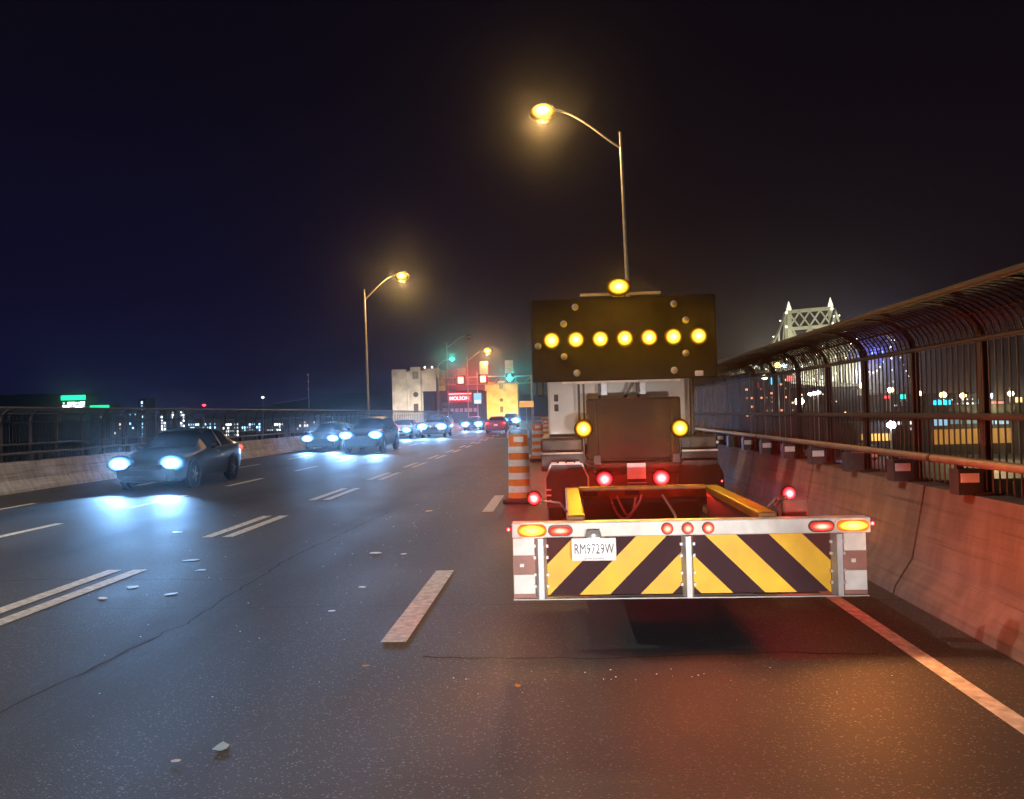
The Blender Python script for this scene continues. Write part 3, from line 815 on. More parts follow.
# ------------------------------------------------------------------ orange markers along the lane
def marker_barrel(x, y, label):
    root = empty('traffic_marker', (x, y, 0), label, 'traffic marker', 'orange and white markers along the closed lane')
    n = 24
    def ring(z, rx, ry): return [(x + rx * math.cos(2 * PI * i / n), y + ry * math.sin(2 * PI * i / n), z) for i in range(n)]
    body = MB()
    edges = [.12]
    for k in range(4): edges += [.30 + .245 * k - .14 + .02, .30 + .245 * k + .015]
    edges = [.10, .20, .32, .44, .56, .68, .80, .92, 1.04, 1.16, 1.26]
    rows = []
    for i, z in enumerate(edges):
        rx = .205 - .02 * (z - .1); rows.append(ring(z, rx, rx * .62))
        if i < len(edges) - 1:
            rows.append(ring(edges[i + 1] - .012, rx - .004, (rx - .004) * .62))
            rows.append(ring(edges[i + 1] - .006, rx - .012, (rx - .012) * .62))
    k0 = len(body.v)
    for r_ in rows: body.v += r_
    for i in range(len(rows) - 1):
        zmid = (rows[i][0][2] + rows[i + 1][0][2]) / 2
        band = int((zmid - .10) / .12)
        mi = 1 if band in (1, 3, 5, 7) else 0
        for j in range(n):
            j2 = (j + 1) % n
            body.f.append((k0 + i * n + j, k0 + i * n + j2, k0 + (i + 1) * n + j2, k0 + (i + 1) * n + j)); body.mi.append(mi)
    body.f.append(tuple(k0 + (len(rows) - 1) * n + j for j in range(n))); body.mi.append(0)
    body.build('body', [M_ORANGE, M_REFL], root, smooth=True)
    MB().bevbox(x - .30, x + .30, y - .24, y + .24, 0.004, .097, .03).build('rubber_base', M_RUBBER, root)
    hd = [(x - .19, y, 1.20), (x - .19, y, 1.31), (x - .15, y, 1.36), (x + .15, y, 1.36), (x + .19, y, 1.31), (x + .19, y, 1.20)]
    MB().path(hd, .018, 8).build('handle', M_GALV, root, smooth=True)
    MB().bevbox(x - .08, x + .10, y - .125, y - .105, 1.12, 1.22, .004).build('reflective_patch', M_REFL, root)
    return root
marker_barrel(-.78, 14.7, 'nearest orange and white striped lane marker left of the truck')
marker_barrel(-.78, 27.2, 'smaller orange and white lane marker peeking past the truck side')
marker_barrel(-.75, 41.0, 'most distant orange lane marker, mostly hidden by the truck')

# ------------------------------------------------------------------ cars
def lerp_tab(tab, y):
    for i in range(len(tab) - 1):
        a, b = tab[i], tab[i + 1]
        if y <= b[0] or i == len(tab) - 2:
            t = (y - a[0]) / (b[0] - a[0]); t = max(0, min(1, t))
            return [a[k] + (b[k] - a[k]) * t for k in range(1, len(a))]
# y, top, belt, half width, roof half width, bottom
SEDAN = [(0, .58, .56, .70, .50, .24), (.10, .70, .66, .80, .60, .17), (.45, .80, .76, .86, .68, .19), (1.15, .92, .87, .885, .70, .19), (1.40, .98, .91, .89, .68, .19),
         (2.10, 1.39, .93, .89, .55, .19), (2.75, 1.44, .95, .89, .55, .19), (3.45, 1.38, .97, .88, .54, .20), (4.10, 1.08, .99, .86, .60, .22), (4.42, 1.00, .94, .82, .62, .26), (4.52, .80, .78, .74, .58, .34)]
SUV = [(0, .74, .70, .74, .54, .28), (.10, .88, .82, .84, .64, .22), (.5, 1.0, .93, .90, .72, .25), (1.10, 1.09, 1.0, .92, .72, .25), (1.32, 1.14, 1.04, .92, .70, .25),
       (1.95, 1.60, 1.06, .92, .60, .25), (2.7, 1.67, 1.08, .92, .61, .25), (3.7, 1.64, 1.10, .91, .60, .26), (4.25, 1.56, 1.12, .90, .58, .28), (4.55, 1.15, 1.08, .88, .64, .30), (4.65, .85, .82, .82, .62, .38)]
PAINTS = {}
def paint(name, c): return mat('car_paint_' + name, c, .34, 0, .06, .35, coat=.35)

def car(kind, x, y, paint_, label, away=False, heads=True, power=P_HEAD, rz=0.0, base=0.0, group='cars on the bridge', lens=1.0, beam=COOL):
    tab = SEDAN if kind == 'sedan' else SUV
    L = tab[-1][0]
    root = empty('car', (0, 0, 0), label, 'car', group)
    ys = sorted(set([r[0] for r in tab] + [L * i / 40 for i in range(41)]))
    rings = []
    for yy in ys:
        top, belt, hw, rw, bot = [sum(lerp_tab(tab, min(L, max(0, yy + d)))[k] for d in (-.09, -.03, .03, .09)) / 4 for k in range(5)]
        belt = min(belt, top - .015)
        half = [(0, bot), (hw * .80, bot), (hw * .965, bot + .08), (hw, bot + (belt - bot) * .55), (hw * .985, belt - .05), (hw * .945, belt), (rw + (hw * .945 - rw) * .12, top - (top - belt) * .14), (rw * .8, top - .012), (0, top)]
        rings.append(half)
    nb = len(rings[0])
    body, side_l, side_r, front, back = MB(), MB(), MB(), MB(), MB()
    cowl, roof0 = tab[4][0], tab[5][0]; r1, r2 = tab[7][0], tab[8][0]
    if kind != 'sedan': r1, r2 = tab[8][0], tab[9][0]
    for s in (-1, 1):
        for i in range(len(ys) - 1):
            ym = (ys[i] + ys[i + 1]) / 2
            for k in range(nb - 1):
                q = [(s * rings[i][k][0], ys[i], rings[i][k][1]), (s * rings[i][k + 1][0], ys[i], rings[i][k + 1][1]),
                     (s * rings[i + 1][k + 1][0], ys[i + 1], rings[i + 1][k + 1][1]), (s * rings[i + 1][k][0], ys[i + 1], rings[i + 1][k][1])]
                dst = body
                h = rings[i][8][1] - rings[i][5][1]
                if k >= 6 and cowl + .02 < ym < roof0 - .03: dst = front
                elif k >= 6 and r1 + .05 < ym < r2 - .03: dst = back
                elif k == 5 and h > .24 and cowl + .3 < ym < r2 - .12 and abs(ym - (roof0 + .72)) > .05: dst = side_l if s < 0 else side_r
                dst.add(q, [(0, 1, 2, 3)])
    for r_, yy in ((rings[0], ys[0]), (rings[-1], ys[-1])):
        body.add([(-u, yy, v) for u, v in r_[1:][::-1]] + [(u, yy, v) for u, v in r_], [tuple(range(2 * nb - 1))])
    body.build('body', paint_, root, smooth=True)
    front.build('windscreen', M_GLASS, root, smooth=True); back.build('rear_window', M_GLASS, root, smooth=True)
    side_l.build('side_window', M_GLASS, root, smooth=True); side_r.build('side_window', M_GLASS, root, smooth=True)
    wr = .33 if kind == 'sedan' else .37
    hw = .885 if kind == 'sedan' else .915
    for yy in (.86, L - .92):
        for s in (-1, 1):
            xa = s * (hw + .004)
            MB().prism([(yy + (wr + .06) * math.cos(2 * PI * i / 24), wr + (wr + .06) * math.sin(2 * PI * i / 24)) for i in range(24)], 'x', xa - s * .12, xa).build('wheel_arch', M_BLACKPLASTIC, root)
            wheel(root, s * (hw - .085), yy, wr, wr, .21)
    f = tab[1]; zl = f[1] - .06
    w = f[3]
    for s in (-1, 1):
        hl = MB().ball((s * (w - .15), .06, zl), .27 * lens, .085, .155 * lens, 18, 10).build('headlight', G_HEAD if heads else M_GLASS, root, smooth=True)  # enlarged so the lens itself draws the headlight bloom
        if heads:
            lamp('SPOT', hl, (s * (w - .15), -.05, zl), beam, power, .06, (.26, -1, -.05) if not away else (0, -1, -.125), 50 if not away else 28, 1.0 if not away else .3)
        rt = tab[-2]
        MB().ball((s * (rt[3] - .10), L - .06, rt[2] - .09), .13, .08, .07, 12, 8).build('tail_light', G_TAIL, root, smooth=True)
        mm = MB().ball((s * (hw + .10), cowl + .42, tab[4][2] + .07), .11, .07, .07, 12, 8); mm.bar((s * (hw - .06), cowl + .42, tab[4][2] + .03), (s * (hw + .08), cowl + .42, tab[4][2] + .05), .05)
        mm.build('wing_mirror', paint_, root, smooth=True)
        MB().bevbox(min(s * hw, s * (hw + .02)), max(s * hw, s * (hw + .02)), 2.3, 2.5, tab[5][2] - .11, tab[5][2] - .08, .004).build('door_handle', M_RIM, root)
    zb = f[1]
    MB().bevbox(-.42, .42, -.022, .06, zl - .16, zl - .03, .02).build('grille', M_BLACKPLASTIC, root)
    MB().bevbox(-.55, .55, -.03, .05, f[5] + .06, f[5] + .17, .02).build('lower_intake', M_BLACKPLASTIC, root)
    if away:
        MB().bevbox(-.16, .16, L - .02, L + .035, .62, .78, .005).build('number_plate', M_REFL, root)
        for s in (-1, 1): lamp('POINT', root, (s * .6, L + .15, .85), RED, 14, .06)
    root.location = (x + sx(y) , y, base)
    root.rotation_euler = (0, 0, rz)
    if away:
        root.rotation_euler = (0, 0, PI + rz)
    return root

P_BLK = paint('black', (.010, .010, .012)); P_NAVY = paint('navy', (.012, .018, .045)); P_GREY = paint('grey', (.10, .10, .11))
P_DRED = paint('dark_red', (.14, .016, .018)); P_SILV = paint('silver', (.40, .41, .43)); P_BLUE = paint('blue', (.02, .04, .11))
near_car = car('sedan', -10.1, 18.9, P_BLK, 'black sedan with bright headlights, nearest of the oncoming cars', power=P_HEAD * .6, lens=1.3)
near_car.scale = (1.0, .88, 1.03)
car('suv', -9.2, 36.4, P_NAVY, 'dark blue high car leading the group of oncoming traffic', lens=1.5, power=P_HEAD * .55)
car('sedan', -12.05, 39.5, P_BLK, 'dark sedan hugging the left wall next to the leading high car', lens=1.4, power=P_HEAD * .5)
car('sedan', -11.8, 57.5, P_SILV, 'silver sedan half hidden behind the leading high car', lens=1.6, power=P_HEAD * .55)
car('suv', -9.45, 58.5, P_GREY, 'grey high car with paired headlights in front of the stone pylon', lens=2.0, power=P_HEAD * .6)
car('sedan', -8.55, 80, P_BLUE, 'small far blue car below the red lettered sign', lens=2.2, power=P_HEAD * .7)
car('sedan', -5.3, 71.5, P_DRED, 'dark red car driving away with red tail lights', away=True, heads=False)
car('suv', -5.0, 92, P_GREY, 'far car with dazzling headlights beside the orange marker', lens=2.6, power=P_HEAD * .9)
# unseen car added behind the viewer; its headlights brighten the crash cushion
car('suv', .55, -2.6, P_SILV, 'unseen silver high car added behind the viewer to light the crash cushion', away=True, power=1550, beam=(1, .93, .86))

# ------------------------------------------------------------------ gantry with lane signals
ga = empty('signal_gantry', (-22.2, 146, 0), 'steel signal gantry spanning the road with red and green lane lights', 'gantry')
gx0, gx1, gy = -22.3, -5.0, 146
g = MB()
for z in (7.15, 8.45):
    for dy in (-.4, .4): g.path([(gx0, gy + dy, z), (gx1, gy + dy, z)], .09, 6)
n = 12
for i in range(n):
    xa = gx0 + (gx1 - gx0) * i / n; xb = gx0 + (gx1 - gx0) * (i + 1) / n
    for dy in (-.4, .4):
        g.bar((xa, gy + dy, 7.15), (xb, gy + dy, 8.45) if i % 2 else (xa, gy + dy, 8.45), .06)
g.build('truss', M_GALV, ga)
for xx in (gx0, gx1):
    MB().path([(xx, gy, 0), (xx, gy, 8.6)], .22, 10).build('post', M_GALV, ga, smooth=True)
def lane_signal(x, z, color, kind):
    h = MB().bevbox(x - .85, x + .85, gy - .75, gy - .5, z - .85, z + .85, .06).build('signal_head', M_SIGNBODY, ga)
    if kind == 'red':
        MB().bevbox(x - .48, x + .48, gy - .80, gy - .755, z - .60, z + .55, .04).build('lit_face', G_REDSIG, h)
        lamp('SPOT', h, (x, gy - 1.1, z), (1, .03, .03), 7000, .3, (.1, -1, -.04), 60, 1)
    else:
        a = MB().prism([(x - .18, z + .65), (x + .18, z + .65), (x + .18, z), (x + .6, z), (x, z - .7), (x - .6, z), (x - .18, z)], 'y', gy - .80, gy - .755)
        a.build('lit_arrow', G_GREEN, h)
        lamp('SPOT', h, (x, gy - 1.1, z), (.02, .8, .72), 7000, .3, (.1, -1, -.04), 60, 1)
lane_signal(-17.95, 7.95, None, 'red'); lane_signal(-13.85, 8.05, None, 'red'); lane_signal(-9.0, 8.1, None, 'green')
for x, zt in ((-17.9, 10.2), (-13.8, 11.3), (-9.1, 11.4)):
    MB().bevbox(x - .75, x + .75, gy + .42, gy + .6, 8.5, zt, .03).build('back_panel', M_SIGNBACK, ga)
# overhead green signal on a mast arm
ts = empty('traffic_signal', (-22.6, 146.8, 0), 'single green traffic signal on a curved mast arm above the left pylon edge', 'traffic signal')
MB().path([(-22.6, 146.8, 0), (-22.6, 146.8, 9.6), (-22.2, 146.8, 10.9), (-21.2, 146.8, 11.7), (-19.9, 146.8, 12.0)], .12, 10).build('mast', M_GALV, ts, smooth=True)
hd = MB().bevbox(-20.0, -19.1, 146.4, 146.9, 11.3, 12.9, .06).build('signal_head', M_SIGNBODY, ts)
MB().ball((-19.55, 146.38, 11.9), .36, .12, .36).build('lit_face', glow('green_signal_soft', (.02, .8, .62), 6), hd, smooth=True)
lamp('SPOT', hd, (-19.55, 146.1, 11.9), (.02, .8, .62), 5000, .3, (.13, -1, -.07), 60, 1)
# small pole with a lit blue sign
bs = empty('blue_sign', (-15.4, 150, 0), 'small lit blue and white sign on a pole right of the red lettered sign', 'sign')
MB().path([(-15.4, 150, 0), (-15.4, 150, 9.6)], .1, 8).build('pole', M_GALV, bs, smooth=True)
sb = MB().bevbox(-16.1, -14.7, 149.7, 149.86, 3.6, 5.6, .05).build('sign_panel', glow('blue_sign_glow', (.10, .42, .9), 1.5), bs)
MB().box(-15.95, -14.85, 149.66, 149.697, 3.7, 4.3).build('sign_strip', glow('white_sign_glow', (.8, .85, .9), 1.2), sb)

# ------------------------------------------------------------------ stone pylons
def pylon(x, y, w, d, h, label, lamp_color, power, k):
    root = empty('stone_pylon', (x, y, -12), label, 'tower', 'stone pylons at the end of the bridge')
    b = MB(); z0 = -12
    b.box(x - w / 2, x + w / 2, y - d / 2, y + d / 2, z0, h - .9)
    b.box(x - w / 2 - .25, x + w / 2 + .25, y - d / 2 - .25, y + d / 2 + .25, h - .9, h - .45)      # cornice
    for sx_ in (-1, 1):
        for sy_ in (-1, 1):
            cx, cy = x + sx_ * (w / 2 - w * .14), y + sy_ * (d / 2 - d * .14)
            b.box(cx - w * .16, cx + w * .16, cy - d * .16, cy + d * .16, z0, h + .1)                # corner buttresses
    b.box(x - w * .11, x + w * .11, y - d / 2 - .5, y - d / 2 + .6, z0, h + .55)                     # central shaft
    b.box(x - w / 2 + .4, x + w / 2 - .4, y - d / 2 + .4, y + d / 2 - .4, h - .45, h - .1)
    b.build('masonry', M_STONE, root)
    yf = y - d / 2
    n = 12
    MB().disc((x, 0, h - 6.0), .62, yf - .56, yf - .45, 18).build('round_window', M_STONE_D, root)
    MB().box(x - .55, x + .55, yf - .53, yf - .45, h - 10.2, h - 8.2).build('doorway', M_STONE_D, root)
    MB().box(x - .7, x + .7, yf - .53, yf - .45, h - 2.3, h - .5).build('carved_panel', mat('stone_panel', (.24, .22, .19), .85, 0, .3, 1), root)
    for xx in (x - w * .33, x + w * .33):
        MB().box(xx - .42, xx + .42, yf - .035, yf + .2, h - 6.6, h - 4.9).build('window', M_STONE_D, root)
        MB().box(xx - .30, xx + .30, yf - .035, yf + .2, h - 9.5, h - 8.4).build('window', M_STONE_D, root)
    for xx, yy in ((x + w * .2, yf), (x + w * .36, yf)):
        MB().ball((xx, yy + .1, h + .45), .22).build('roof_lamp', glow('roof_lamp', (1, .9, .75), 4), root, smooth=True)
    for (lx, ly, c, p) in k:
        lamp('SPOT', root, (lx, ly, .4), c, p, .3, (x - lx, y - ly, h * .55), 110, 1)
    return root
pylon(-34.2, 195, 11.0, 11.0, 12.7, 'pale floodlit stone pylon on the left end of the bridge', None, 0,
      [(-38.5, 180, (1, .85, .72), 5500), (-31.5, 181, (1, .85, .70), 4500), (-26.5, 190, (1, .62, .22), 8000)])
pylon(-19.6, 275, 10.6, 10.6, 12.2, 'yellow floodlit stone pylon behind the green lane light', None, 0,
      [(-23, 258, (1, .58, .06), 13000), (-16, 258, (1, .56, .05), 13000)])
# brewery building with its sign
bw = empty('brewery_building', (-24, 176, -12), 'dark building with a red glowing lettered sign between the pylons', 'building')
MB().box(-29.5, -17.0, 172, 186, -12, 6.6).build('wall', M_CITY, bw)
MB().box(-29.6, -16.9, 171.9, 186.1, 6.603, 6.9).build('roof', M_CITY, bw)
sg = MB().bevbox(-24.2, -19.0, 171.6, 171.95, 4.3, 6.5, .05).build('sign_panel', glow('red_sign_glow', (.55, .01, .035), .8), bw)
tm = text_mesh('MOLSON', 1.05, .03, glow('sign_letter_glow', (1, .45, .45), 3.2), xs=.98, bold=.03)
child('lettering', tm, sg, Vector((-21.6, 171.55, 5.15)) - base_of(bw))
MB().box(-24.2, -19.0, 171.58, 171.598, 6.05, 6.2).build('sign_strip', glow('sign_letter_glow', (1, .45, .45), 3.2), sg)
for i in range(6):
    MB().box(-23.6 + i * 1.0, -22.9 + i * 1.0, 171.9, 171.995, 2.2, 3.0).build('window', glow('office_dim', (.6, .5, .6), .25), bw)
# small lit board past the markers
sbx = empty('orange_sign', (-4.9, 120, 0), 'small orange lit road sign between the yellow pylon and the markers', 'sign')
MB().path([(-5.0, 120, 0), (-5.0, 120, 2.6)], .06, 8).build('post', M_GALV, sbx, smooth=True)
MB().bevbox(-6.1, -3.9, 119.85, 119.95, 2.5, 3.45, .03).build('sign_panel', glow('orange_sign_glow', (.9, .40, .05), .9), sbx)
tp = empty('small_signal', (-17.3, 121, 0), 'small unlit pedestrian signal post at the right edge of the pale pylon', 'signal')
MB().path([(-17.3, 121, 0), (-17.3, 121, 3.6)], .07, 8).build('post', M_GALV, tp, smooth=True)
for z in (2.2, 3.0): MB().bevbox(-17.8, -16.8, 120.75, 120.95, z, z + .55, .04).build('signal_head', M_SIGNBACK, tp)

# ------------------------------------------------------------------ the steel bridge beyond the right fence
br = empty('steel_bridge', (122, 395, -12), 'floodlit steel truss bridge with spired towers rising beyond the right fence', 'bridge')
ax = Vector((.485, .875, 0)).normalized(); pp = Vector((ax.y, -ax.x, 0))
T1 = Vector((122, 395, 0)); T2 = Vector((219, 570, 0)); HB = 12.0
def bp_(t, s, z, o=T1): return o + ax * t + pp * s + Vector((0, 0, z))
WID = 11.5
def tower(o_, h, lit):
    m = MB()
    top = WID * .84
    for s in (-1, 1):
        m.bar(o_ + pp * s * WID + Vector((0, 0, -12)), o_ + pp * s * top + Vector((0, 0, h)), 2.0, 2.4)
        m.bar(o_ + pp * s * WID + ax * 5 + Vector((0, 0, -12)), o_ + pp * s * top + ax * 1 + Vector((0, 0, h - 4)), 1.0, 1.2)
    for z, th in ((h - .6, 1.6), (h - 9, 1.5), (HB, 2.0)):
        f_ = WID - (WID - top) * (z + 12) / (h + 12)
        m.bar(o_ - pp * f_ + Vector((0, 0, z)), o_ + pp * f_ + Vector((0, 0, z)), 1.2, th)
    for i in range(4):                                       # lattice in the top strut
        u0 = -top + 2 * top * i / 4; u1 = -top + 2 * top * (i + 1) / 4
        m.bar(o_ + pp * u0 + Vector((0, 0, h - 8.4)), o_ + pp * u1 + Vector((0, 0, h - 1.2)), .7)
        m.bar(o_ + pp * u0 + Vector((0, 0, h - 1.2)), o_ + pp * u1 + Vector((0, 0, h - 8.4)), .7)
    zs = [h - 9.5, h - 21, h - 33]
    for i in range(2):                                       # diamonds below
        f0 = WID * .88; mid = (zs[i] + zs[i + 1]) / 2
        if i == 0:
            m.bar(o_ + Vector((0, 0, zs[0])), o_ + pp * f0 * .75 + Vector((0, 0, zs[1])), 1.2); m.bar(o_ + Vector((0, 0, zs[0])), o_ - pp * f0 * .75 + Vector((0, 0, zs[1])), 1.2)
            m.bar(o_ + pp * top + Vector((0, 0, zs[0])), o_ + pp * 1.5 + Vector((0, 0, zs[1] - 3)), 1.0); m.bar(o_ - pp * top + Vector((0, 0, zs[0])), o_ - pp * 1.5 + Vector((0, 0, zs[1] - 3)), 1.0)
        else:
            m.bar(o_ + pp * f0 * .75 + Vector((0, 0, zs[1])), o_ + Vector((0, 0, zs[2])), 1.2); m.bar(o_ - pp * f0 * .75 + Vector((0, 0, zs[1])), o_ + Vector((0, 0, zs[2])), 1.2)
            m.bar(o_ - pp * f0 + Vector((0, 0, zs[2])), o_ + pp * f0 + Vector((0, 0, zs[2])), 1.0)
    tw = m.build('tower', M_BRIDGE, br)
    for s in (-1, 1):
        p = o_ + pp * s * top
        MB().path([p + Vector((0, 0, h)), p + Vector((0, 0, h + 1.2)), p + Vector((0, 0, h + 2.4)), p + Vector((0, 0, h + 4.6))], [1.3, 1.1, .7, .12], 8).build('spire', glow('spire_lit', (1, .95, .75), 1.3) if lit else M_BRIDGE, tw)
        for q in (1, 8, 16, 24, 32):
            f_ = WID - (WID - top) * (h - q + 12) / (h + 12)
            MB().ball(o_ + pp * s * (f_ + .9) - ax * 1.4 + Vector((0, 0, h - q)), .42, nu=8, nv=6).build('string_lamp', glow('string_lamp', (1, .93, .8), 9), br, smooth=True)
    return tw
tower(T1, 48.5, True); tower(T2, 48.5, False)
def chord_z(t):
    """top chord: high at both towers, low in the middle of each span"""
    L = (T2 - T1).length
    if t < 0: return 13.5 + 34 * max(0, 1 + t / 150) ** 3.6
    if t > L: return 13.5 + 34 * max(0, 1 - (t - L) / 150) ** 1.7
    u = abs(t - L / 2) / (L / 2)
    return 19 + 28.5 * u ** 1.8
def truss(t0, t1, n):
    for s in (-1, 1):
        m = MB()
        for i in range(n):
            a, b = t0 + (t1 - t0) * i / n, t0 + (t1 - t0) * (i + 1) / n
            pa, pb = bp_(a, s * WID, chord_z(a)), bp_(b, s * WID, chord_z(b))
            la, lb_ = bp_(a, s * WID, HB), bp_(b, s * WID, HB)
            m.bar(pa, pb, .9, 1.0); m.bar(la, lb_, .9, 1.2); m.bar(pa, la, .6, .6)
            m.bar(pa, lb_, .6) if i % 2 else m.bar(pb, la, .6)
        t_ = m.build('truss', M_BRIDGE, br)
        for i in range(n):
            a = t0 + (t1 - t0) * (i + .5) / n
            MB().ball(bp_(a, s * (WID + .8), chord_z(a) + .9), .26, nu=8, nv=6).build('string_lamp', glow('string_lamp', (1, .93, .8), 9), t_, smooth=True)
truss(-150, 0, 11); truss(0, (T2 - T1).length, 14); truss((T2 - T1).length, (T2 - T1).length + 140, 9)
MB().bar(bp_(-170, 0, HB - 1.2), bp_(360, 0, HB - 1.2), 2 * WID - 1.5, 1.2).build('deck', M_BRIDGE, br)
for t in (-150, 360):
    MB().bar(bp_(t, 0, -12), bp_(t, 0, HB - 2), 6, 18).build('pier', M_STONE, br)
for (t, s, p, c) in ((-38, -4, 48000, (1, .96, .70)), (-30, 26, 35200, (1, .96, .72)), (-75, 0, 25600, (1, .95, .72)), (14, 0, 32000, (1, .93, .66))):
    lamp('POINT', br, bp_(t, s, HB + 2.5), c, p, .5)
L_ = (T2 - T1).length
for s in (-.5, 0, .5):
    MB().ball(bp_(L_ - 3, s * WID, 37), .9, nu=8, nv=6).build('blue_floodlight', glow('blue_flood', (.06, .10, 1.0), 22), br, smooth=True)
lamp('POINT', br, bp_(L_ - 9, 0, 34), (.06, .09, 1.0), 16000, .5)
lamp('POINT', br, bp_(L_ + 4, 2, 40), (.06, .09, 1.0), 9000, .5)

# ------------------------------------------------------------------ far lamps, signs and buildings
def far_lamp(x, y, z, color, strength, label, r=.28, base=-12):
    root = empty('lamp_post', (x, y, base), label, 'lamp post', 'lamp posts beyond the right fence')
    MB().path([(x, y, base), (x, y, z + .5)], [.14, .08], 6).build('pole', M_POLE, root, smooth=True)
    MB().ball((x, y - .25, z), r * 1.3, r, r, 10, 8).build('lamp_head', glow('far_lamp_%02d%02d%02d' % tuple(int(c * 20) for c in color) + str(strength), color, strength), root, smooth=True)
    return root
WARM = (1, .72, .30); PALE = (1, .86, .6); COLD = (.72, .86, 1.0)
for (x, y, z, c, st, r, lb_) in [
    (48.2, 120, 3.6, WARM, 14, .36, 'warm lamp post right of the far bridge, first of its even row'),
    (52.3, 120, 3.0, WARM, 12, .34, 'second warm lamp post of the even row behind the fence'),
    (55.6, 120, 2.7, WARM, 14, .40, 'warm lamp post above the long cyan sign'),
    (58.4, 120, 2.5, WARM, 14, .36, 'warm lamp post left of the brightest white one'),
    (61.8, 120, 2.4, COLD, 26, .55, 'brightest cold white lamp post beyond the right fence'),
    (65.1, 120, 2.6, PALE, 14, .34, 'pale lamp post just right of the brightest white one'),
    (67.9, 120, 2.9, COLD, 12, .34, 'cold lamp post at the right end of the even row'),
    (28.1, 120, 7.7, WARM, 12, .28, 'highest warm lamp post at the foot of the bridge cable slope'),
    (32.2, 120, 7.7, WARM, 16, .42, 'warm lamp post in front of the near bridge truss'),
    (30.2, 120, 6.0, WARM, 16, .36, 'warm lamp post below the left truss chord'),
    (33.1, 120, 7.6, COLD, 10, .32, 'bluish white lamp post in front of the bridge truss'),
    (29.0, 120, 7.7, COLD, 7, .24, 'small bluish lamp post at the lower truss end'),
    (44.4, 120, 4.4, WARM, 16, .48, 'large warm lamp post below the blue lit bridge tower'),
    (35.1, 120, 2.3, PALE, 18, .55, 'broad pale floodlight post in the middle of the fence'),
    (36.1, 90, -.70, COLD, 26, .40, 'low cold lamp post seen under the middle fence rail')]:
    far_lamp(x, y, z, c, st, lb_, r)
for i, (x, z) in enumerate(((36.7, 3.3), (37.3, 3.4), (37.9, 3.5))):
    far_lamp(x, 120, z, COLD, 12, 'cold lamp in the tight row of three beside the pale floodlight', .26)
def far_sign(x, y, z, w, h, c, st, label):
    w *= .5; h *= .55
    root = empty('lit_sign', (x, y, -12), label, 'sign', 'lit signs beyond the right fence')
    MB().path([(x, y + .2, -12), (x, y + .2, z)], .2, 6).build('pole', M_POLE, root, smooth=True)
    b = MB().bevbox(x - w / 2 - .12, x + w / 2 + .12, y - .05, y + .1, z - h / 2 - .12, z + h / 2 + .12, .04).build('sign_box', M_SIGNBODY, root)
    MB().bevbox(x - w / 2, x + w / 2, y - .12, y - .052, z - h / 2, z + h / 2, .02).build('lit_face', glow('sign_face_%d' % (len(MATS)), c, st), b)
for a in [(92.5, 200, 1.2, 8, 3.2, (.03, .62, .85), 2.2, 'long cyan lit sign below the even row of lamps'),
          (83.2, 200, 3.2, 3.2, 2.0, (.02, .75, .62), 2.2, 'small teal lit sign between two red lights'),
          (79.6, 200, 3.2, 2.6, 1.2, (1, .06, .10), 1.8, 'red lit sign left of the small teal one'),
          (86.3, 200, 3.2, 2.0, .9, (1, .06, .10), 1.6, 'thin red lit sign right of the small teal one'),
          (105.0, 200, .9, 8, 2.0, (1, .10, .09), 2.2, 'wide red lit sign near the right edge of the fence view'),
          (110.5, 200, 1.7, 3.2, 2.2, (.85, .62, .25), 2, 'yellow lit sign right of the wide red one'),
          (101.3, 200, 1.6, 2.4, 2.2, (.02, .70, .60), 2.2, 'teal lit sign under the brightest white lamp'),
          (103.5, 200, -.8, 2.6, 1.1, (1, .05, .04), 1.8, 'low red lit sign beneath the teal one'),
          (52.9, 200, 7.9, 4.6, 3.0, (.05, .62, .95), 3.2, 'large cyan lit sign in front of the bridge truss'),
          (48.3, 200, 7.0, 2.2, 2.6, (1, .10, .10), 1.5, 'red lit sign left of the large cyan one'),
          (56.6, 200, 8.4, 3.0, 2.4, (.95, .18, .16), 2, 'red lit sign right of the large cyan one'),
          (65.9, 200, 9.5, 2.6, 3.4, (.35, .70, .9), 1.6, 'pale blue lit sign under the bridge span'),
          (63.0, 200, 8.3, 1.4, 3.0, (.8, .65, .5), 1, 'narrow cream lit sign under the bridge span')]:
    far_sign(*a)

M_LITW = [glow('window_warm', (1, .62, .25), 1.4), glow('window_white', (.9, .95, 1.0), 2.0), glow('window_cool', (.45, .75, 1.0), 1.6), glow('window_dim', (.8, .6, .45), .7)]
def building(x, y, w, d, z1, label, wins, wm, roof=None, name='city_building', group='city buildings beyond the left fence', ww=1.3, wh=1.6, lit_wall=None):
    root = empty(name, (x, y, -12), label, 'building', group)
    MB().box(x - w / 2, x + w / 2, y, y + d, -12, z1).build('wall', lit_wall or M_CITY, root)
    MB().box(x - w / 2 - .3, x + w / 2 + .3, y - .3, y + d + .3, z1 + .004, z1 + .9).build('roof', M_CITY, root)
    wme = MB().box(-ww / 2, ww / 2, -.18, .05, -wh / 2, wh / 2).mesh('window', wm)
    dim = wm.copy(); dim.node_tree.nodes['Principled BSDF'].inputs['Emission Strength'].default_value *= .3
    wmd = MB().box(-ww * .4, ww * .4, -.18, .05, -wh * .35, wh * .5).mesh('window', dim)
    for q_, (u, z) in enumerate(wins[:98]):
        child('window', wmd if (q_ * 7919 + int(abs(x))) % 5 < 2 else wme, root, (u, -.02, z + 12))
    return root
rnd = random.Random(3)
def grid(w, z0, z1, nx, nz, p):
    return [(-w / 2 + w * (i + .5) / nx, z0 + (z1 - z0) * (k + .5) / nz) for k in range(nz) for i in range(nx) if rnd.random() < p]
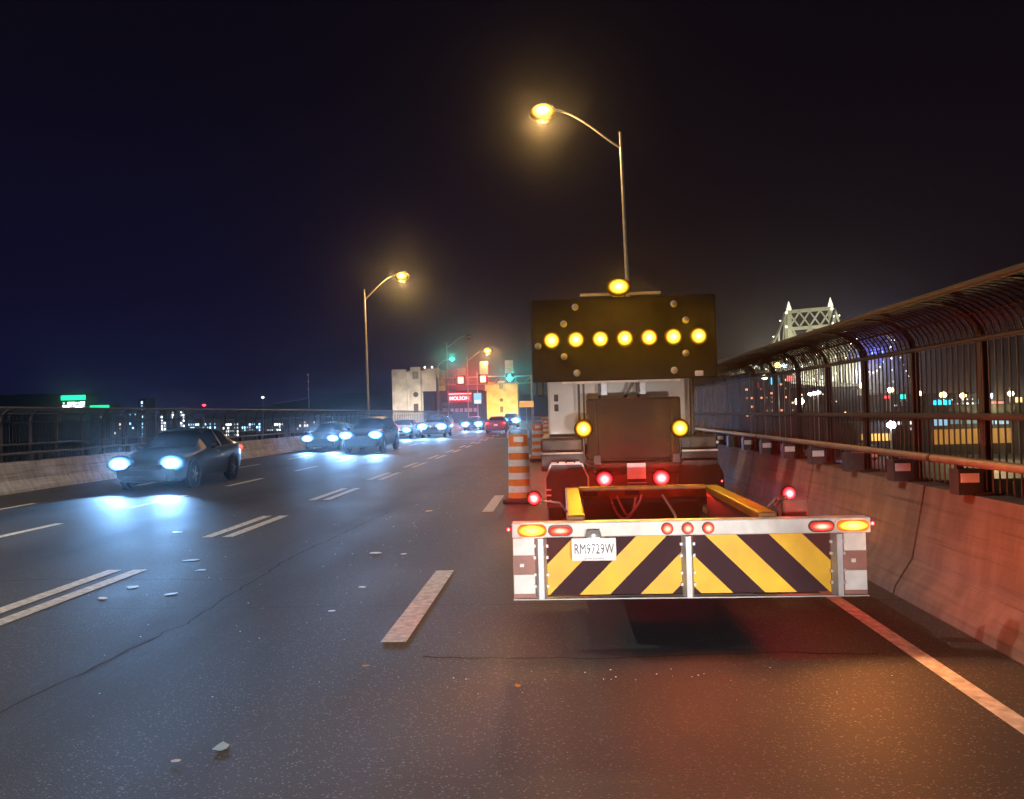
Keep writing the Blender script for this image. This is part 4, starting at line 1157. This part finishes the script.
gb = building(-314, 500, 16, 14, 21, 'far building with a green glowing roof band and white windows', grid(15, 12.5, 16.5, 9, 2, .9), glow('window_bright', (.85, .95, .95), 5), ww=1.5, wh=1.6)
MB().box(-322.2, -305.8, 499.4, 499.69, 17.6, 20.6).build('green_band', glow('green_band', (.01, .75, .30), 2.6), gb)
gl = building(-300, 505, 14, 12, 13.5, 'low far building with a green lit edge beside the green roofed one', grid(12, 4, 8, 6, 1, .4), M_LITW[2])
MB().box(-307, -293, 504.4, 504.69, 11.8, 13.8).build('green_band', glow('green_band_low', (.01, .80, .28), 2.0), gl)
for (x, w, z1, z0, nx, nz, p, mi, lb_) in [
    (-275.2, 5, 17, -7, 1, 10, .85, 2, 'slim tower with one tall column of cool lights'),
    (-263.5, 5, 9, -10, 2, 9, .75, 1, 'slim tower with two broken columns of white lights'),
    (-255.8, 4, 9.5, -2, 1, 7, .9, 1, 'short tower with a single bright column of white windows'),
    (-250.0, 4, 9.5, -2, 2, 6, .8, 1, 'short tower with a double column of white windows'),
    (-234, 20, 1.5, -8, 12, 4, .6, 2, 'long low block with rows of cool windows'),
    (-217, 12, 1.0, -9, 7, 4, .5, 1, 'low block with scattered white windows behind the black sedan'),
    (-202, 14, .5, -6, 8, 3, .6, 2, 'low block with bluish windows right of the mast'),
    (-186, 12, .0, -6, 7, 3, .5, 1, 'low pale windowed block behind the middle of the left fence'),
    (-166, 14, 1.0, -6, 8, 3, .4, 3, 'dim low block with warm windows left of the street lamp'),
    (-150, 12, .5, -7, 7, 3, .4, 2, 'dim low block behind the two leading cars'),
    (-292, 12, 6, -6, 6, 4, .3, 3, 'dark block with few warm windows near the left edge'),
    (-283, 8, 9.5, -6, 4, 5, .35, 2, 'dark block with a few cool windows left of the slim tower')]:
    building(x, 510 + rnd.random() * 8, w, 12, z1, lb_, grid(w - 1, z0, z1 - .8, nx, nz, p), glow('window_strong_%d' % mi, [(1, .62, .25), (.9, .95, 1.0), (.45, .75, 1.0), (.8, .6, .45)][mi], 5.0), ww=.9, wh=1.2)
mt = empty('radio_mast', (-227.5, 500, -12), 'slim mast topped by a red warning light beyond the left fence', 'mast')
MB().path([(-227.5, 500, -12), (-227.5, 500, 11.3)], [.5, .2], 6).build('pole', M_POLE, mt, smooth=True)
MB().ball((-227.5, 500, 11.9), 1.3, .8, .6, 10, 8).build('warning_light', glow('mast_red', (1, .05, .08), 7), mt, smooth=True)
mt2 = empty('lamp_mast', (-189, 500, -12), 'thin mast with a white lamp standing above the left fence', 'mast')
MB().path([(-189, 500, -12), (-189, 500, 15.4)], [.4, .25], 6).build('pole', M_POLE, mt2, smooth=True)
MB().ball((-189, 500, 15.9), .9, .6, .6, 10, 8).build('lamp_head', glow('mast_white', (.9, .92, 1), 5), mt2, smooth=True)
mt3 = empty('radio_mast', (-191, 600, 10), 'faint hilltop mast with three dim red lights', 'mast')
MB().path([(-191, 600, 10), (-191, 600, 36)], [.5, .2], 6).build('pole', M_POLE, mt3, smooth=True)
for z in (24, 30, 35): MB().ball((-191, 599.4, z), .5, nu=8, nv=6).build('warning_light', glow('mast_faint', (.7, .35, .45), 1.2), mt3, smooth=True)

# right: low lit buildings and cars on the street below
lm = glow('shop_wall_lit', (1, .50, .10), .30)  # emission stands in for lamplight falling on the shop walls
bb = building(47, 95, 9, 8, .4, 'low building with yellow lit wall and bluish windows at the right edge', [(-3.3, -.55), (-1.6, -.55), (0.1, -.55), (1.8, -.55), (3.5, -.55)], glow('shop_window', (.30, .58, .75), .9), name='low_building', group='low buildings beyond the right fence', ww=1.4, wh=1.0)
MB().box(42.8, 51.3, 94.6, 94.75, -3.2, -1.5).build('lit_wall_strip', lm, bb)
b2 = building(41.5, 100, 9, 8, -.3, 'low building dotted with small white windows under the middle rail', grid(8.4, -1.9, -.4, 12, 2, .55), glow('tiny_window', (.9, .8, .75), 1.8), name='low_building', group='low buildings beyond the right fence', ww=.34, wh=.36)
MB().box(43.5, 45.4, 99.5, 99.75, -3.0, -1.9).build('lit_wall_strip', lm, b2)
b3 = building(35.2, 92, 4, 6, -1.3, 'small kiosk with a yellow lit front behind the thick fence post', [(-1.2, -2.1), (0, -2.1), (1.2, -2.1)], glow('kiosk_window', (1, .6, .15), 1.0), name='low_building', group='low buildings beyond the right fence', ww=.9, wh=.8)
building(63, 215, 30, 12, 5.5, 'long dark hall sprinkled with tiny warm lights below the far bridge', grid(29, -1, 5.0, 26, 6, .22), glow('fair_window', (1, .72, .38), 4.5), name='low_building', group='low buildings beyond the right fence', ww=.42, wh=.42)
building(100, 225, 34, 12, 3.2, 'wide dark hall with a sprinkle of white lights right of the far bridge', grid(33, -3, 2.8, 26, 5, .22), glow('hall_window', (.85, .92, 1), 3.0), name='low_building', group='low buildings beyond the right fence', ww=.45, wh=.40)
building(52, 205, 12, 10, 9.2, 'dark block with red and amber lights at the left end of the fence view', grid(11, -1, 8.8, 9, 9, .24), glow('red_amber_window', (1, .35, .16), 3.5), name='low_building', group='low buildings beyond the right fence', ww=.42, wh=.45)
street = MB().box(20, 80, 60, 88, -4.2, -4.0); tag_struct(street.build('side_street', M_ASPHALT))
car('sedan', 27.3, 84, P_SILV, 'oncoming car with two white headlights on the street below the fence', base=-3.998, group='cars on the street below', lens=1.3, power=1500)
car('suv', 31.0, 86, P_SILV, 'car with red tail lights on the street below the fence', away=True, heads=False, base=-3.998, group='cars on the street below')
# lamps along that street give it its yellow light
for (x, y, lb_) in ((10.5, 15.0, 'low yellow street lamp just below the near fence'), (13, 33, 'yellow street lamp on the slope below the fence'), (40, 78, 'yellow street lamp beside the street below')):
    root = far_lamp(x, y, -6.0 if y < 40 else 1.0, (1, .75, .3), 6, lb_, .2)
    lamp('POINT', root, (x, y - .4, -6.5 if y < 40 else .5), (1, .78, .38), 3000, .2)
for k, y in enumerate((9, 21, 33)):
    pass

# wooded hills behind the city
def hills(pts, y, name):
    m = MB(); n = len(pts)
    m.add([(x, y, -12) for x, z in pts] + [(x, y + 60, z) for x, z in pts] + [(x, y + 260, -12) for x, z in pts],
          [(i, i + 1, n + i + 1, n + i) for i in range(n - 1)] + [(n + i, n + i + 1, 2 * n + i + 1, 2 * n + i) for i in range(n - 1)])
    tag_struct(m.build(name, M_HILL, smooth=True))
rh = random.Random(5)
hp = []
for i in range(60):
    x = -480 + i * 8
    base_ = 2 + 25 * max(0, min(1, (x + 410) / 170)) - (0 if x < -120 else (x + 120) * .08)
    hp.append((x, base_ + rh.random() * 1.2))
hills(hp, 780, 'hills')
hp = [(-760 + i * 8, (36 if -760 + i * 8 < -560 else max(-10, 36 - (-760 + i * 8 + 560) * .45)) + rh.random() * 1.5) for i in range(42)]
hills(hp, 800, 'hills')

# ------------------------------------------------------------------ litter on the road
M_SCRAP = [mat('scrap_blue', (.50, .72, .88), .5), mat('scrap_white', (.82, .84, .86), .5), mat('dry_leaf', (.50, .22, .04), .7), mat('scrap_yellow', (.65, .50, .12), .6)]
def scrap(x, y, s, mi, label, cat='scrap'):
    rr_ = random.Random(int(x * 1000 + y * 77)); m = MB(); n = 9
    a0 = rr_.random() * 6
    out = []
    for i in range(n):
        t = 2 * PI * i / n; r_ = s * (.55 + .45 * rr_.random())
        u, v = r_ * 1.3 * math.cos(t), r_ * .8 * math.sin(t)
        out.append((x + u * math.cos(a0) - v * math.sin(a0), y + u * math.sin(a0) + v * math.cos(a0), 3e-3 + rr_.random() * .0012))
    m.add(out + [(p[0], p[1], p[2] + .0010) for p in out] + [(x, y, .0038), (x, y, .0050)],
          [(i, (i + 1) % n, 2 * n) for i in range(n)] + [(n + (i + 1) % n, n + i, 2 * n + 1) for i in range(n)] + [(i, (i + 1) % n, n + (i + 1) % n, n + i) for i in range(n)])
    o = m.build('dry_leaf' if mi == 2 else 'scrap', M_SCRAP[mi]); tag(o, label, 'leaf' if mi == 2 else cat, 'scraps of litter on the road')
for a in [(-1.76, 3.98, .055, 0, 'blue crumpled scrap lying nearest on the asphalt'),
          (-1.91, 3.81, .028, 1, 'tiny pale scrap left of the nearest blue one'),
          (-1.33, 5.26, .03, 2, 'small orange dry leaf below the nearest white lane dash'),
          (-.30, 4.86, .03, 2, 'brown dry leaf in front of the crash cushion'),
          (-4.34, 7.83, .09, 0, 'largest of the pale blue scraps right of the double line'),
          (-4.37, 7.35, .06, 1, 'pale scrap nearest to the double line end'),
          (-3.77, 7.49, .06, 0, 'blue scrap right of the largest pale blue one'),
          (-4.42, 9.3, .10, 0, 'long blue scrap beyond the near double line dash'),
          (-5.78, 11.68, .08, 1, 'white scrap on the double line beyond the blue ones'),
          (-2.28, 9.6, .08, 1, 'white scrap left of the middle lane dash'),
          (-2.30, 13.72, .10, 3, 'yellow scrap far up the middle lane'),
          (-1.91, 9.5, .05, 1, 'small white scrap beside the far end of the near lane dash'),
          (-1.96, 7.69, .05, 1, 'small pale scrap level with the near lane dash'),
          (-1.99, 6.76, .035, 1, 'tiny pale scrap left of the near lane dash'),
          (-4.02, 8.67, .06, 0, 'blue scrap between the double line and the middle lane')]:
    scrap(*a)
crumbs = MB(); rc = random.Random(11)
for i in range(260):
    c_ = rc.choice(((-2.1, .55), (-2.3, .5), (-4.3, .5), (-4.0, .7)) if i % 2 else ((-2.1, .5), (-2.3, .4), (.3, .9)))
    x = rc.gauss(c_[0], c_[1]); y = rc.uniform(4.2, 24) if c_[0] < 0 else rc.gauss(5.0, .12)
    s = rc.uniform(.0015, .0055) * (1 + y * .05)
    crumbs.add([(x - s, y - s * .8, .006), (x + s * 1.2, y - s * .3, .006), (x + s * .2, y + s, .006), (x, y, .006 + s * .7)], [(0, 1, 3), (1, 2, 3), (2, 0, 3), (0, 2, 1)])
tag(crumbs.build('road_debris', M_SCRAP[1]), 'scattered pale crumbs of debris on the asphalt lanes', 'debris', kind='stuff')

# ------------------------------------------------------------------ haze volume added to give the lamps bloom
if HAZE > 0:
    hz = MB().box(-900, 700, -80, 1120, -13, 62).build('haze', [])
    hm = bpy.data.materials.new('halo_haze'); hm.use_nodes = True
    hm.node_tree.nodes.clear()
    ho = hm.node_tree.nodes.new('ShaderNodeOutputMaterial'); hv = hm.node_tree.nodes.new('ShaderNodeVolumePrincipled')
    hv.inputs['Color'].default_value = (.92, .92, .94, 1); hv.inputs['Density'].default_value = HAZE; hv.inputs['Anisotropy'].default_value = .96
    hm.node_tree.links.new(hv.outputs[0], ho.inputs['Volume'])
    hz.data.materials.clear(); hz.data.materials.append(hm)
    tag(hz, 'thin haze added around the bridge to give the lamps halos', 'haze', kind='stuff')
